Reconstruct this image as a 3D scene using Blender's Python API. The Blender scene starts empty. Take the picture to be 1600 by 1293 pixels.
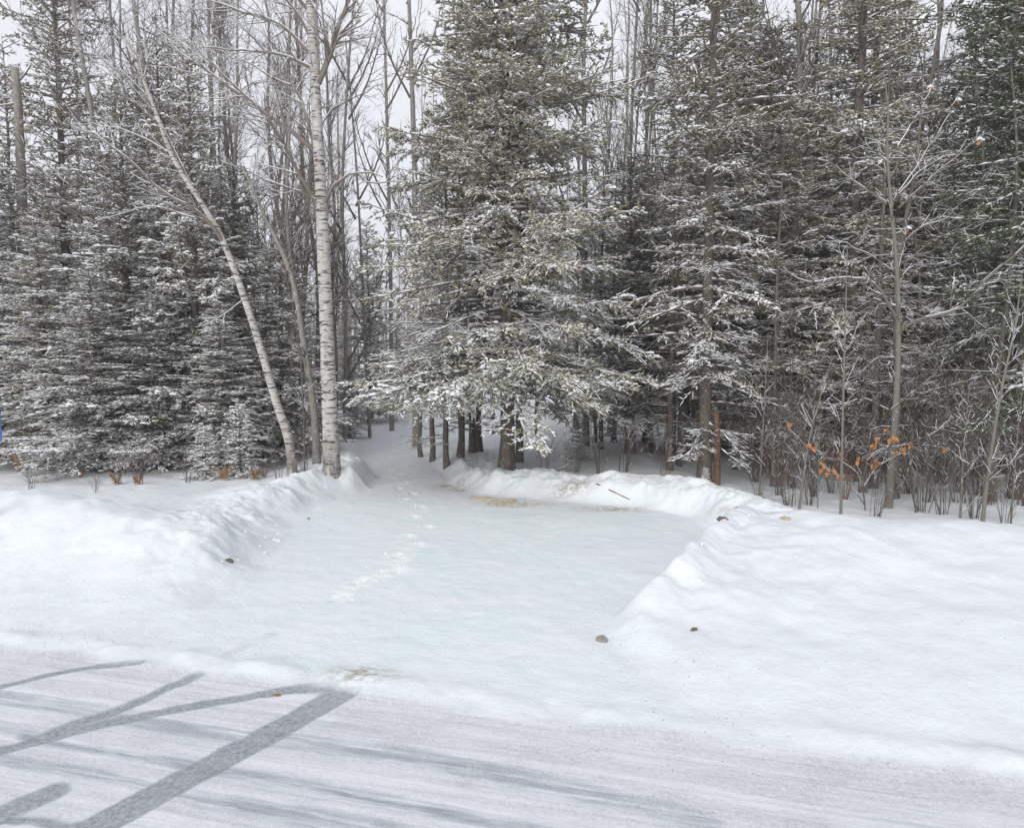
import bpy, math, random
import numpy as np
from mathutils import Vector
R = math.radians
sc = bpy.context.scene
COL = sc.collection
# ------------------------------------------------------------------ camera, world, sun, exposure
FPX, CX, CY, PITCH, CH = 1142.0, 800.0, 646.5, R(4.3), 2.5
cam = bpy.data.cameras.new('camera'); camo = bpy.data.objects.new('camera', cam); COL.objects.link(camo)
camo.location = (0, 0, CH); camo.rotation_euler = (R(90) - PITCH, 0, 0)
cam.sensor_width = 36; cam.lens = FPX / 1600 * 36; cam.clip_start = .05; cam.clip_end = 2000
sc.camera = camo
SUN_EL, SUN_AZ = R(32), R(205)          # overcast: a very wide, weak sun behind the camera
w = bpy.data.worlds.new('World'); sc.world = w; w.use_nodes = True
nt = w.node_tree; nt.nodes.clear()
sky = nt.nodes.new('ShaderNodeTexSky'); sky.sky_type = 'NISHITA'; sky.sun_disc = False
sky.sun_elevation = SUN_EL; sky.sun_rotation = SUN_AZ; sky.dust_density = 3
cloud = nt.nodes.new('ShaderNodeTexNoise'); cloud.inputs['Scale'].default_value = 1.6; cloud.inputs['Detail'].default_value = 4
tcw = nt.nodes.new('ShaderNodeTexCoord'); nt.links.new(tcw.outputs['Generated'], cloud.inputs['Vector'])
crp = nt.nodes.new('ShaderNodeValToRGB'); nt.links.new(cloud.outputs['Fac'], crp.inputs['Fac'])
crp.color_ramp.elements[0].position = .3; crp.color_ramp.elements[0].color = (.84, .86, .93, 1)
crp.color_ramp.elements[1].position = .75; crp.color_ramp.elements[1].color = (.91, .925, .975, 1)
sc10 = nt.nodes.new('ShaderNodeVectorMath'); sc10.operation = 'SCALE'; sc10.inputs['Scale'].default_value = 8.6
nt.links.new(crp.outputs['Color'], sc10.inputs[0])
mx = nt.nodes.new('ShaderNodeMix'); mx.data_type = 'RGBA'; mx.inputs[0].default_value = .93
nt.links.new(sky.outputs[0], mx.inputs[6]); nt.links.new(sc10.outputs[0], mx.inputs[7])
bg = nt.nodes.new('ShaderNodeBackground'); bg.inputs['Strength'].default_value = .1
nt.links.new(mx.outputs[2], bg.inputs['Color'])
wo = nt.nodes.new('ShaderNodeOutputWorld'); nt.links.new(bg.outputs[0], wo.inputs['Surface'])
sl = bpy.data.lights.new('sun', 'SUN'); sl.energy = 1.5; sl.angle = R(40); sl.color = (1, .97, .93)
so = bpy.data.objects.new('sun', sl); COL.objects.link(so); so.location = (0, -10, 30)
sd = Vector((math.sin(SUN_AZ) * math.cos(SUN_EL), math.cos(SUN_AZ) * math.cos(SUN_EL), math.sin(SUN_EL)))
so.rotation_euler = (-sd).to_track_quat('-Z', 'Y').to_euler()
vs = sc.view_settings; vs.view_transform = 'Standard'; vs.look = 'None'; vs.exposure = 0.33; vs.gamma = 1; vs.use_curve_mapping = False

def P(px, py, Y):
    dx = (px - CX) / FPX; dy = (CY - py) / FPX
    wy = math.cos(PITCH) + math.sin(PITCH) * dy; wz = -math.sin(PITCH) + math.cos(PITCH) * dy
    t = Y / wy
    return np.array([dx * t, Y, CH + wz * t])
def G(px, py, z=0.0):
    dx = (px - CX) / FPX; dy = (CY - py) / FPX
    wy = math.cos(PITCH) + math.sin(PITCH) * dy; wz = -math.sin(PITCH) + math.cos(PITCH) * dy
    t = (z - CH) / wz
    return np.array([dx * t, wy * t])

# ------------------------------------------------------------------ numpy noise
def _h(ix, iy, s):
    n = (ix.astype(np.int64) * 374761393 + iy.astype(np.int64) * 668265263 + s * 974634777) & 0xffffffff
    n = ((n ^ (n >> 13)) * 1274126177) & 0xffffffff
    return ((n ^ (n >> 16)) & 0xffff) / 65535.0
def vnoise(x, y, s=0):
    ix = np.floor(x); iy = np.floor(y); fx = x - ix; fy = y - iy
    fx = fx * fx * fx * (fx * (fx * 6 - 15) + 10); fy = fy * fy * fy * (fy * (fy * 6 - 15) + 10)
    a = _h(ix, iy, s); b = _h(ix + 1, iy, s); c = _h(ix, iy + 1, s); d = _h(ix + 1, iy + 1, s)
    return (a + (b - a) * fx + (c - a) * fy + (a - b - c + d) * fx * fy) * 2 - 1
def fbm(x, y, s=0, o=4):
    r = 0; a = 1; f = 1; t = 0
    for i in range(o):
        xr = x * math.cos(i * 1.3) - y * math.sin(i * 1.3); yr = x * math.sin(i * 1.3) + y * math.cos(i * 1.3)
        r = r + a * vnoise(xr * f, yr * f, s + i * 7); t += a; a *= .5; f *= 2.03
    return r / t
def sstep(a, b, x):
    t = np.clip((x - a) / (b - a), 0, 1); return t * t * (3 - 2 * t)
def seg_dist(x, y, pts, vals=None):
    """distance to a polyline, and a value interpolated along it"""
    best = np.full(x.shape, 1e9); bv = np.zeros(x.shape)
    for i in range(len(pts) - 1):
        ax, ay = pts[i][:2]; bx, by = pts[i + 1][:2]
        vx, vy = bx - ax, by - ay; L2 = vx * vx + vy * vy + 1e-9
        t = np.clip(((x - ax) * vx + (y - ay) * vy) / L2, 0, 1)
        d = np.hypot(x - ax - t * vx, y - ay - t * vy)
        m = d < best; best = np.where(m, d, best)
        if vals is not None: bv = np.where(m, vals[i] + (vals[i + 1] - vals[i]) * t, bv)
    return best, bv
def poly_sd(x, y, pts):
    """signed distance to a polygon, negative inside"""
    d, _ = seg_dist(x, y, list(pts) + [pts[0]])
    ins = np.zeros(x.shape, bool); n = len(pts)
    for i in range(n):
        x1, y1 = pts[i]; x2, y2 = pts[(i + 1) % n]
        c = (y1 > y) != (y2 > y)
        xi = (x2 - x1) * (y - y1) / ((y2 - y1) if y2 != y1 else 1e-9) + x1
        ins ^= c & (x < xi)
    return np.where(ins, -d, d)

# ------------------------------------------------------------------ terrain height
RP = G(800, 1092); RA = G(0, 1012); RB = G(1600, 1216)
rdv = (RB - RA) / np.linalg.norm(RB - RA); rn = np.array([-rdv[1], rdv[0]])          # rn points to the woods
RP0 = RA
def road_sd(x, y):
    return (x - RP0[0]) * rn[0] + (y - RP0[1]) * rn[1]                              # >0 : off the road
DRIVE = [G(*p) for p in [(250, 1100), (330, 975), (415, 905), (440, 862), (462, 815), (530, 782), (590, 768), (592, 745),
                         (575, 722), (553, 700), (548, 682), (560, 664), (572, 652), (588, 655), (612, 662), (640, 688), (668, 722),
                         (700, 756), (745, 775), (850, 786), (990, 797), (1075, 812), (1105, 830), (1098, 850), (1060, 880), (1025, 915), (965, 955),
                         (930, 990), (950, 1015), (1100, 1180)]]
RIDGES = [  # (points, heights, width)
    ([(-30, 17), (-12, 11.5), (-7.5, 9.9), (-5.6, 9.2), (-4.4, 8.8), (-3.7, 8.3)], [.1, .42, .50, .50, .40, .22], 1.0),
    ([(-5.4, 11.8), (-4.2, 12.1), (-3.4, 12.6), (-3.0, 13.6)], [.08, .17, .22, .16], .8),
    ([(-3.3, 14.5), (-3.6, 17)], [.2, .1], .6),
    ([(-1.5, 14.6), (-.6, 13.9), (.5, 13.6), (1.7, 12.9), (2.7, 12.6), (3.5, 11.4), (3.9, 10.4)], [.14, .12, .14, .2, .24, .28, .26], .55),
    ([(1.25, 7.2), (1.7, 7.8), (2.3, 8.6), (3.0, 9.4)], [.30, .32, .30, .28], .5),
    ([(2.2, 7.6), (3.6, 8.6), (4.6, 8.9), (6.4, 8.5), (9, 8), (14, 6.5), (30, 3)], [.10, .32, .34, .34, .34, .3, .3], 1.25),
]
feet = []
def trail(pix, step, side):
    pts = [G(*p) for p in pix]; out = []; acc = 0
    for a, b in zip(pts[:-1], pts[1:]):
        L = np.linalg.norm(b - a); u = (b - a) / L; n = np.array([-u[1], u[0]])
        while acc < L:
            k = len(out); c = a + u * acc + n * (side if k % 2 else -side)
            out.append((c[0], c[1], u[0], u[1])); acc += step * random.uniform(.8, 1.2)
        acc -= L
    return out
random.seed(4)
feet += trail([(520, 935), (570, 915), (620, 888), (640, 862), (650, 838), (662, 815), (640, 780), (618, 745), (600, 715), (588, 690)], .62, .10)
def height(x, y, fine=True):
    x = np.asarray(x, float); y = np.asarray(y, float)
    rs = road_sd(x, y)
    ds = poly_sd(x + .12 * fbm(x * 1.6, y * 1.6, 31, 2), y + .12 * fbm(x * 1.6, y * 1.6, 47, 2), DRIVE)
    base = .24 + .09 * fbm(x * .25, y * .25, 3, 3) + .05 * fbm(x * 1.3, y * 1.3, 9, 4)
    base = base + .018 * np.clip(y - 16, 0, 60) * .4
    base = base - .24 * sstep(2.6, 5.0, x) * sstep(8.6, 10.4, y + .35 * (x - 4)) * sstep(24, 14, y)
    base = base - .09 * sstep(-4.2, -5.2, x) * sstep(10.6, 11.6, y) * sstep(24, 14, y)
    rid = np.zeros(x.shape)
    for pts, hs, wd in RIDGES:
        d, v = seg_dist(x, y, pts, hs)
        rid = np.maximum(rid, v * np.exp(-(d / wd) ** 2))
    lump = 1 + .22 * fbm(x * 1.1, y * 1.1, 21, 4)
    h = base + rid * lump
    # crusty broken lumps along the ploughed edges
    edge = np.exp(-((ds - .45) / .4) ** 2) * sstep(.3, 2.0, rs)
    brk = (1 - np.abs(fbm(x * 1.5, y * 1.5, 161, 4)) * 2.2)
    lm = np.exp(-((ds - .8) / .75) ** 2) * sstep(.6, 2.5, rs) * np.where(x > 4.2, .5, 1.)
    lm = lm * (1 - .65 * sstep(.2, 1.2, x) * sstep(11, 9.5, y))
    h = h + lm * .014 * fbm(x * 13, y * 13, 167, 2)
    h = h + lm * (.10 * brk - .06) + lm * .05 * np.abs(fbm(x * 4.5, y * 4.5, 163, 3))
    h = h + edge * np.where(x > .8, .5, 1.) * (.15 * np.abs(fbm(x * 1.9, y * 1.9, 61, 4)) + .02 * fbm(x * 9, y * 9, 65, 2))
    wd = .95 - .53 * sstep(-.6, .6, x)
    wd = wd + (.55 - wd) * sstep(12.2, 13.8, y)
    for px, py, zz, dd, rr in [(1085, 970, .2, .06, .12), (1140, 905, .3, .05, .16), (1235, 938, .4, .05, .12), (1270, 950, .4, .03, .15), (1060, 925, .2, .06, .18), (960, 968, .15, .07, .12), (355, 862, .3, .05, .12), (215, 835, .4, .04, .12), (300, 905, .2, .03, .25), (250, 930, .15, .03, .3)]:
        c = G(px, py, zz); h = h - dd * np.exp(-((x - c[0]) / rr) ** 2 - ((y - c[1]) / rr / 1.2) ** 2)
    h = h + .03 * fbm(x * 2.2 + y * .6, y * 1.1, 33, 3) * np.exp(-((x + 3.3) / 1.2) ** 2 - ((y - 9.6) / 2.2) ** 2) * 2
    m = sstep(0, 1, ds / wd)
    rm = sstep(.1, 3.4, rs) * .75 + .25 * sstep(0, 1.3, rs)
    rm = np.where(rs < 0, 0, rm)
    h = h * m * rm
    # flat parts still undulate
    flat = (1 - m * rm)
    onr = sstep(.2, -.2, rs)
    h = h + flat * (1 - onr) * (.02 * fbm(x * .7, y * .7, 5, 3) + .006 * fbm(x * 5, y * 5, 8, 3) + .03)
    h = h + np.clip(y - 14, 0, 40) * .012 * (1 - m)
    # little berm where the plough leaves the road edge
    rw = rs + .10 * fbm(x * .9, y * .9, 77, 3)
    h = h + .022 * np.exp(-((rw - .14) / .16) ** 2) * (1 + 1.6 * fbm(x * 3, y * 3, 80, 4)) * (1 + .8 * fbm(x * .6, y * .6, 82, 2))
    h = h + onr * (.006 * fbm(x * 7, y * 7, 90, 3) + .004)
    if fine:
        h = h + (1 - onr) * .007 * fbm(x * 4.2, y * 4.2, 14, 3)
        for fx, fy, ux, uy in feet:
            m2 = (np.abs(x - fx) < .4) & (np.abs(y - fy) < .4)
            if not m2.any(): continue
            dx = x[m2] - fx; dy = y[m2] - fy
            a = dx * ux + dy * uy; b = -dx * uy + dy * ux
            q = np.hypot(a / .13, b / .06)
            h[m2] += -.018 * np.exp(-q ** 4) + .006 * np.exp(-((q - 1.45) / .35) ** 2)
    return h
def gz(x, y): return float(height(np.array([x]), np.array([y]), False)[0])

# ------------------------------------------------------------------ materials
class NT:
    def __init__(s, name):
        s.m = bpy.data.materials.new(name); s.m.use_nodes = True; s.t = s.m.node_tree
        s.b = s.t.nodes['Principled BSDF']; s.b.inputs['Roughness'].default_value = .8
        s.b.inputs['Specular IOR Level'].default_value = .25
    def n(s, typ, **kw):
        o = s.t.nodes.new(typ)
        for k, v in kw.items():
            if k in o.inputs.keys(): s.set(o.inputs[k], v)
            else: setattr(o, k, v)
        return o
    def set(s, inp, v):
        if hasattr(v, 'is_linked') or isinstance(v, bpy.types.NodeSocket): s.t.links.new(v, inp)
        else: inp.default_value = v
    def noise(s, scale, detail=4, vec=None, rough=.55, dim='3D'):
        o = s.n('ShaderNodeTexNoise'); o.inputs['Scale'].default_value = scale; o.inputs['Detail'].default_value = detail
        o.inputs['Roughness'].default_value = rough
        if vec is not None: s.t.links.new(vec, o.inputs['Vector'])
        return o.outputs['Fac']
    def coord(s, scale=(1, 1, 1), kind='Object', rot=(0, 0, 0)):
        c = s.n('ShaderNodeTexCoord'); src = c.outputs[kind]
        if any(rot):
            mr = s.n('ShaderNodeMapping'); mr.inputs['Rotation'].default_value = rot; s.t.links.new(src, mr.inputs['Vector']); src = mr.outputs[0]
        mp = s.n('ShaderNodeMapping'); mp.inputs['Scale'].default_value = scale
        s.t.links.new(src, mp.inputs['Vector']); return mp.outputs[0]
    def ramp(s, fac, *stops):
        o = s.n('ShaderNodeValToRGB'); s.t.links.new(fac, o.inputs[0]); e = o.color_ramp.elements
        while len(e) < len(stops): e.new(.5)
        for el, (p, c) in zip(e, stops):
            el.position = p; el.color = (c, c, c, 1) if isinstance(c, (int, float)) else (*c, 1)
        return o.outputs[0]
    def mix(s, fac, a, b):
        o = s.n('ShaderNodeMix', data_type='RGBA')
        s.set(o.inputs[0], fac)
        for k, v in ((6, a), (7, b)):
            if isinstance(v, tuple): o.inputs[k].default_value = (*v, 1)
            else: s.set(o.inputs[k], v)
        return o.outputs[2]
    def math(s, op, a, b=0.0, clamp=False):
        o = s.n('ShaderNodeMath', operation=op); o.use_clamp = clamp
        s.set(o.inputs[0], a); s.set(o.inputs[1], b); return o.outputs[0]
    def attr(s, name):
        return s.n('ShaderNodeAttribute', attribute_name=name).outputs['Fac']
    def bump(s, h, strength=.3, dist=.02, prev=None):
        o = s.n('ShaderNodeBump'); o.inputs['Strength'].default_value = strength; o.inputs['Distance'].default_value = dist
        s.t.links.new(h, o.inputs['Height'])
        if prev is not None: s.t.links.new(prev, o.inputs['Normal'])
        s.t.links.new(o.outputs[0], s.b.inputs['Normal']); return o.outputs[0]
    def col(s, c):
        if isinstance(c, tuple): s.b.inputs['Base Color'].default_value = (*c, 1)
        else: s.t.links.new(c, s.b.inputs['Base Color'])

def mat_ground():
    m = NT('snow_ground')
    v = m.coord(kind='Object')
    n1 = m.noise(.9, 4, v); n2 = m.noise(26, 5, v); n3 = m.noise(140, 3, v)
    snow = m.mix(m.ramp(n1, (.3, 0.), (.7, 1.)), (.765, .80, .825), (.735, .785, .815))
    snow = m.mix(m.ramp(m.noise(2.3, 6, m.coord((1, 1.6, 2)), .7), (.42, 0.), (.68, .8)), snow, (.69, .705, .725))
    pack = m.attr('pack'); road = m.attr('road')
    rot = (0, 0, -math.atan2(rdv[1], rdv[0]))
    vs_ = m.coord((.8, 6, 1), rot=rot)
    ns = m.noise(1.6, 5, vs_, .65)
    cy = m.mix(m.ramp(ns, (.35, 0.), (.62, 1.)), (.665, .765, .78), (.735, .80, .81))
    cy = m.mix(m.ramp(m.noise(.8, 5, m.coord((1, 1.6, 1)), .65), (.42, 0.), (.62, .8)), cy, (.775, .80, .82))
    cy = m.mix(m.ramp(m.noise(3.2, 6, m.coord((1, 2.2, 1)), .75), (.55, 0.), (.72, .5)), cy, (.64, .70, .73))
    pk = m.math('ADD', pack, m.math('MULTIPLY', m.math('SUBTRACT', m.noise(1.1, 5, v, .65), .5), 1.3))
    c = m.mix(m.ramp(pk, (.2, 0.), (1.1, 1.)), snow, cy)
    fr = m.math('MULTIPLY', m.attr('fresh'), m.ramp(m.noise(14, 5, v, .7), (.42, 0.), (.55, 1.)))
    c = m.mix(fr, c, (.86, .87, .88))
    # greyer snow on the path under the trees: trodden needles and painted-in spruce shade
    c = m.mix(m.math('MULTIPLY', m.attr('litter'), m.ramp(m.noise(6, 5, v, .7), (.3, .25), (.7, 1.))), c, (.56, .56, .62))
    # dirt specks thrown up by the plough
    vor = m.n('ShaderNodeTexVoronoi'); vor.inputs['Scale'].default_value = 9; m.t.links.new(v, vor.inputs['Vector'])
    sp = m.ramp(vor.outputs['Distance'], (.03, 1.), (.07, 0.))
    grit = m.math('MULTIPLY', sp, m.ramp(m.noise(1.7, 3, v), (.5, 0.), (.6, .55)))
    c = m.mix(m.math('MULTIPLY', grit, m.attr('grit')), c, (.40, .38, .37))
    # exposed earth on the ploughed bank
    dn = m.math('MULTIPLY', m.attr('dirt'), m.ramp(m.noise(11, 6, m.coord((1, 1.8, 1)), .7), (.46, 0.), (.56, 1.)))
    c = m.mix(dn, c, m.mix(m.noise(40, 3, v), (.30, .25, .18), (.42, .38, .30)))
    # ---- road: scuffed thin snow over ice
    vr = m.coord((.35, 4.5, 1), rot=rot); nr = m.noise(1.3, 6, vr, .7)
    nf = m.noise(30, 6, v, .85); nb = m.noise(1.1, 3, v)
    rc = m.mix(m.ramp(nf, (.38, 0.), (.66, 1.)), (.63, .645, .685), (.85, .865, .90))
    ng = m.noise(60, 4, v, .8)
    rc = m.mix(m.math('MULTIPLY', m.ramp(ng, (.50, 0.), (.60, .9)), m.ramp(nb, (.4, .35), (.65, 1.))), rc, (.42, .42, .44))
    rc = m.mix(m.ramp(nr, (.48, 0.), (.66, .85)), rc, (.84, .855, .89))
    rc = m.mix(m.math('MULTIPLY', m.ramp(nb, (.5, 0.), (.7, .5)), m.ramp(nf, (.4, 1.), (.6, 0.))), rc, (.52, .50, .50))
    wob = m.math('ADD', m.math('MULTIPLY', m.math('SUBTRACT', nf, .5), .5), m.math('MULTIPLY', m.math('SUBTRACT', m.noise(5, 4, v), .5), .45))
    t2 = m.math('ADD', m.attr('lane'), m.math('MULTIPLY', wob, 1.3))
    t2 = m.math('MULTIPLY', t2, m.ramp(m.noise(1.5, 5, m.coord((.7, 11, 1), rot=rot), .7), (.36, .22), (.57, 1.)))
    rc = m.mix(m.ramp(t2, (.22, 0.), (.85, .8)), rc, (.27, .315, .36))
    fine = m.ramp(m.noise(1.2, 6, m.coord((.45, 26, 1), rot=rot), .7), (.50, 0.), (.66, .42))
    rc = m.mix(fine, rc, (.40, .44, .485))
    t1 = m.math('ADD', m.attr('track'), m.math('MULTIPLY', wob, 1.45))
    dk = m.mix(m.ramp(nf, (.36, 0.), (.66, 1.)), (.145, .165, .19), (.52, .545, .58))
    dk = m.mix(m.ramp(m.noise(2.6, 5, v, .7), (.45, 0.), (.7, .45)), dk, (.42, .435, .46))
    rc = m.mix(m.ramp(t1, (.30, 0.), (.62, .9)), rc, dk)
    t3 = m.math('ADD', m.attr('faint'), m.math('MULTIPLY', wob, 1.6))
    rc = m.mix(m.ramp(t3, (.5, 0.), (.8, .55)), rc, (.36, .37, .40))
    rmask = m.math('ADD', road, m.math('MULTIPLY', m.math('SUBTRACT', m.noise(3.5, 4, v), .5), .5))
    c = m.mix(m.ramp(rmask, (.38, 0.), (.62, 1.)), c, rc)
    t4 = m.math('ADD', m.attr('scuff'), m.math('MULTIPLY', wob, 1.5))
    c = m.mix(m.ramp(t4, (.5, 0.), (.8, .6)), c, (.45, .44, .45))
    m.col(c)
    hb = m.math('ADD', m.math('MULTIPLY', n2, .9), m.math('MULTIPLY', n3, .35))
    hb = m.math('ADD', hb, m.math('MULTIPLY', m.noise(7, 4, v, .6), 1.6))
    hb = m.math('ADD', hb, m.math('MULTIPLY', m.math('MULTIPLY', nf, road), 2.2))
    hb = m.math('ADD', hb, m.math('MULTIPLY', m.math('MULTIPLY', ns, pack), .8))
    m.bump(hb, .45, .02)
    m.b.inputs['Roughness'].default_value = .7
    return m.m
def mat_snow(name='snow', c=(.86, .88, .93)):
    m = NT(name); v = m.coord(); m.col(m.mix(m.noise(6, 3, v), c, tuple(k * .93 for k in c)))
    m.bump(m.noise(30, 3, v), .3, .01); return m.m
def mat_needles(name, a, b, cc):
    m = NT(name); v = m.coord()
    big = m.ramp(m.noise(1.3, 3, v), (.35, 0.), (.65, 1.)); sm = m.ramp(m.noise(23, 3, v), (.35, 0.), (.65, 1.))
    c = m.mix(big, a, b); c = m.mix(m.math('MULTIPLY', sm, .6), c, cc)
    oi = m.n('ShaderNodeObjectInfo')
    hs = m.n('ShaderNodeHueSaturation'); m.t.links.new(c, hs.inputs['Color']); hs.inputs['Saturation'].default_value = 1.05
    m.t.links.new(m.math('ADD', m.math('MULTIPLY', oi.outputs['Random'], .5), .75), hs.inputs['Value'])
    m.col(hs.outputs[0]); m.b.inputs['Roughness'].default_value = .7; return m.m
def mat_bark(name, a, b, scale=(14, 14, 5), bs=.6):
    m = NT(name); v = m.coord(scale); n = m.noise(1, 6, v, .7); n2 = m.noise(2.2, 3, m.coord())
    c = m.mix(m.ramp(n, (.35, 0.), (.65, 1.)), a, b)
    c = m.mix(m.ramp(n2, (.55, 0.), (.75, .5)), c, (.30, .31, .27))
    # wind-blown snow caught in the bark
    c = m.mix(m.ramp(m.noise(1, 4, m.coord((30, 30, 22)), .6), (.63, 0.), (.68, .8)), c, (.8, .82, .86))
    m.col(c); m.bump(n, bs, .03); m.b.inputs['Roughness'].default_value = .9; return m.m
def mat_birch():
    m = NT('birch_bark')
    n = m.noise(1, 5, m.coord((4.5, 4.5, 26)), .7); n2 = m.noise(1, 4, m.coord((3, 3, 2.6)), .6); n3 = m.noise(1, 4, m.coord((9, 9, 60)), .6)
    c = m.mix(m.ramp(n2, (.35, 0.), (.65, 1.)), (.43, .405, .37), (.63, .61, .58))
    c = m.mix(m.ramp(n3, (.54, 0.), (.62, .7)), c, (.24, .20, .17))
    c = m.mix(m.ramp(n, (.54, 0.), (.575, .95)), c, (.06, .052, .048))
    pat = m.math('MULTIPLY', m.ramp(n2, (.56, 0.), (.66, .85)), m.ramp(n, (.42, 0.), (.55, 1.)))
    c = m.mix(pat, c, (.12, .105, .095))
    sep = m.n('ShaderNodeSeparateXYZ'); m.t.links.new(m.coord(), sep.inputs[0])
    c = m.mix(m.math('MULTIPLY', m.ramp(sep.outputs[2], (.0, 1.), (.75, 0.)), m.ramp(m.noise(1, 5, m.coord((14, 14, 5)), .7), (.42, .15), (.58, .9))), c, (.13, .115, .10))
    m.col(c); m.bump(n, .5, .015); return m.m
def mat_plain(name, a, b, scale=20):
    m = NT(name); m.col(m.mix(m.noise(scale, 4, m.coord()), a, b)); return m.m
M = dict(
    ground=mat_ground(), snow=mat_snow(c=(.84, .845, .87)),
    needles=mat_needles('spruce_needles', (.125, .122, .062), (.24, .205, .135), (.42, .385, .28)),
    hero=mat_needles('big_spruce_needles', (.150, .150, .070), (.235, .205, .140), (.41, .385, .295)),
    cedar=mat_needles('cedar_green', (.040, .060, .030), (.075, .095, .05), (.13, .14, .09)),
    sbark=mat_bark('spruce_bark', (.085, .07, .06), (.20, .175, .15)),
    twig=mat_bark('grey_twig', (.12, .10, .083), (.20, .172, .148), (10, 10, 10), .2),
    gbark=mat_bark('grey_bark', (.20, .18, .16), (.33, .31, .28)),
    birch=mat_birch(),
    birchlimb=mat_plain('birch_limb', (.15, .12, .10), (.27, .24, .21), 9),
    ashlimb=mat_plain('pale_limb', (.13, .12, .10), (.25, .235, .20), 9),
    leaf=mat_plain('dry_leaf', (.50, .20, .06), (.42, .23, .11), 30),
    fern=mat_plain('dead_fern', (.24, .125, .06), (.36, .23, .12), 30),
    shrub=mat_plain('shrub_stem', (.10, .08, .07), (.19, .15, .13), 20),
    redshrub=mat_plain('reddish_twig', (.20, .10, .085), (.28, .17, .14), 20),
    wood=mat_plain('weathered_wood', (.50, .44, .34), (.33, .27, .20), 12),
    rot=mat_bark('rotten_wood', (.07, .052, .04), (.23, .135, .07), (12, 12, 3)),
    dirt=mat_plain('earth', (.10, .085, .07), (.22, .18, .14), 35),
    grass=mat_plain('dead_grass', (.40, .34, .22), (.52, .46, .34), 25),
    stone=mat_plain('stone', (.20, .19, .18), (.35, .33, .31), 25),
    blue=mat_plain('blue_paint', (.03, .13, .42), (.04, .16, .48), 5),
    metal=mat_plain('galvanised_metal', (.40, .41, .42), (.5, .5, .5), 12),
)
# ------------------------------------------------------------------ object helpers
def mesh_np(name, V, F, mat, smooth=False):
    V = np.asarray(V, np.float32); F = np.asarray(F, np.int32)
    me = bpy.data.meshes.new(name); k = F.shape[1]
    me.vertices.add(len(V)); me.vertices.foreach_set('co', V.ravel())
    me.loops.add(F.size); me.loops.foreach_set('vertex_index', F.ravel())
    me.polygons.add(len(F)); me.polygons.foreach_set('loop_start', np.arange(0, F.size, k, dtype=np.int32))
    me.polygons.foreach_set('loop_total', np.full(len(F), k, np.int32))
    me.polygons.foreach_set('use_smooth', np.full(len(F), smooth, bool))
    me.update(calc_edges=True)
    if mat: me.materials.append(mat)
    return me
def obj(name, me, parent=None, loc=None):
    o = bpy.data.objects.new(name, me); COL.objects.link(o)
    if parent: o.parent = parent
    if loc is not None: o.location = loc
    if name == 'snow': o['kind'] = 'stuff'
    return o
def empty(name, loc, rz=0, s=1.0):
    o = bpy.data.objects.new(name, None); COL.objects.link(o); o.location = loc; o.rotation_euler = (0, 0, rz)
    o.scale = (s, s, s) if not isinstance(s, tuple) else s; o.empty_display_size = .2
    return o
def tag(o, label, cat, group=None):
    o['label'] = label; o['category'] = cat
    if group: o['group'] = group
    return o

class Geo:
    """triangle soup"""
    def __init__(s): s.V = []; s.F = []; s.n = 0
    def add(s, V, F):
        V = np.asarray(V, np.float64).reshape(-1, 3); s.V.append(V); s.F.append(np.asarray(F, np.int64).reshape(-1, 3) + s.n); s.n += len(V)
    def mesh(s, name, mat, smooth=False):
        if not s.V: return mesh_np(name, np.zeros((3, 3)), [[0, 1, 2]], mat)
        return mesh_np(name, np.concatenate(s.V), np.concatenate(s.F), mat, smooth)
    def arrays(s): return np.concatenate(s.V), np.concatenate(s.F)
def frames(p0, p1):
    d = p1 - p0; L = np.linalg.norm(d, axis=1, keepdims=True) + 1e-9; d = d / L
    ref = np.where(np.abs(d[:, 2:3]) > .95, np.array([[1., 0, 0]]), np.array([[0, 0, 1.]]))
    u = np.cross(d, ref); u /= np.linalg.norm(u, axis=1, keepdims=True) + 1e-9
    v = np.cross(u, d)
    return d, u, v
def spindles(g, p0, p1, w):
    if len(p0) == 0: return
    d, u, v = frames(p0, p1); n = len(p0); mid = p0 + (p1 - p0) * .4; w = w.reshape(-1, 1)
    V = np.stack([p0, mid + v * w, mid - v * w * .5 + u * w * .87, mid - v * w * .5 - u * w * .87, p1], 1)
    T = np.array([[0, 2, 1], [0, 3, 2], [0, 1, 3], [4, 1, 2], [4, 2, 3], [4, 3, 1]])
    g.add(V.reshape(-1, 3), (T[None] + (np.arange(n) * 5)[:, None, None]).reshape(-1, 3))
def tents(g, p0, p1, w, hgt):
    """a ridge of snow lying along a twig"""
    if len(p0) == 0: return
    d, u, v = frames(p0, p1); n = len(p0); mid = p0 + (p1 - p0) * .5; w = w.reshape(-1, 1); hgt = hgt.reshape(-1, 1)
    up = np.array([[0, 0, 1.]])
    V = np.stack([p0 + up * hgt * .4, mid + u * w + up * hgt * .15, mid + up * hgt * 1.25, mid - u * w + up * hgt * .15, p1 + up * hgt * .3], 1)
    T = np.array([[0, 1, 2], [0, 2, 3], [1, 4, 2], [2, 4, 3]])
    g.add(V.reshape(-1, 3), (T[None] + (np.arange(n) * 5)[:, None, None]).reshape(-1, 3))
_a = np.arange(6) * 2 * np.pi / 6
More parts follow.
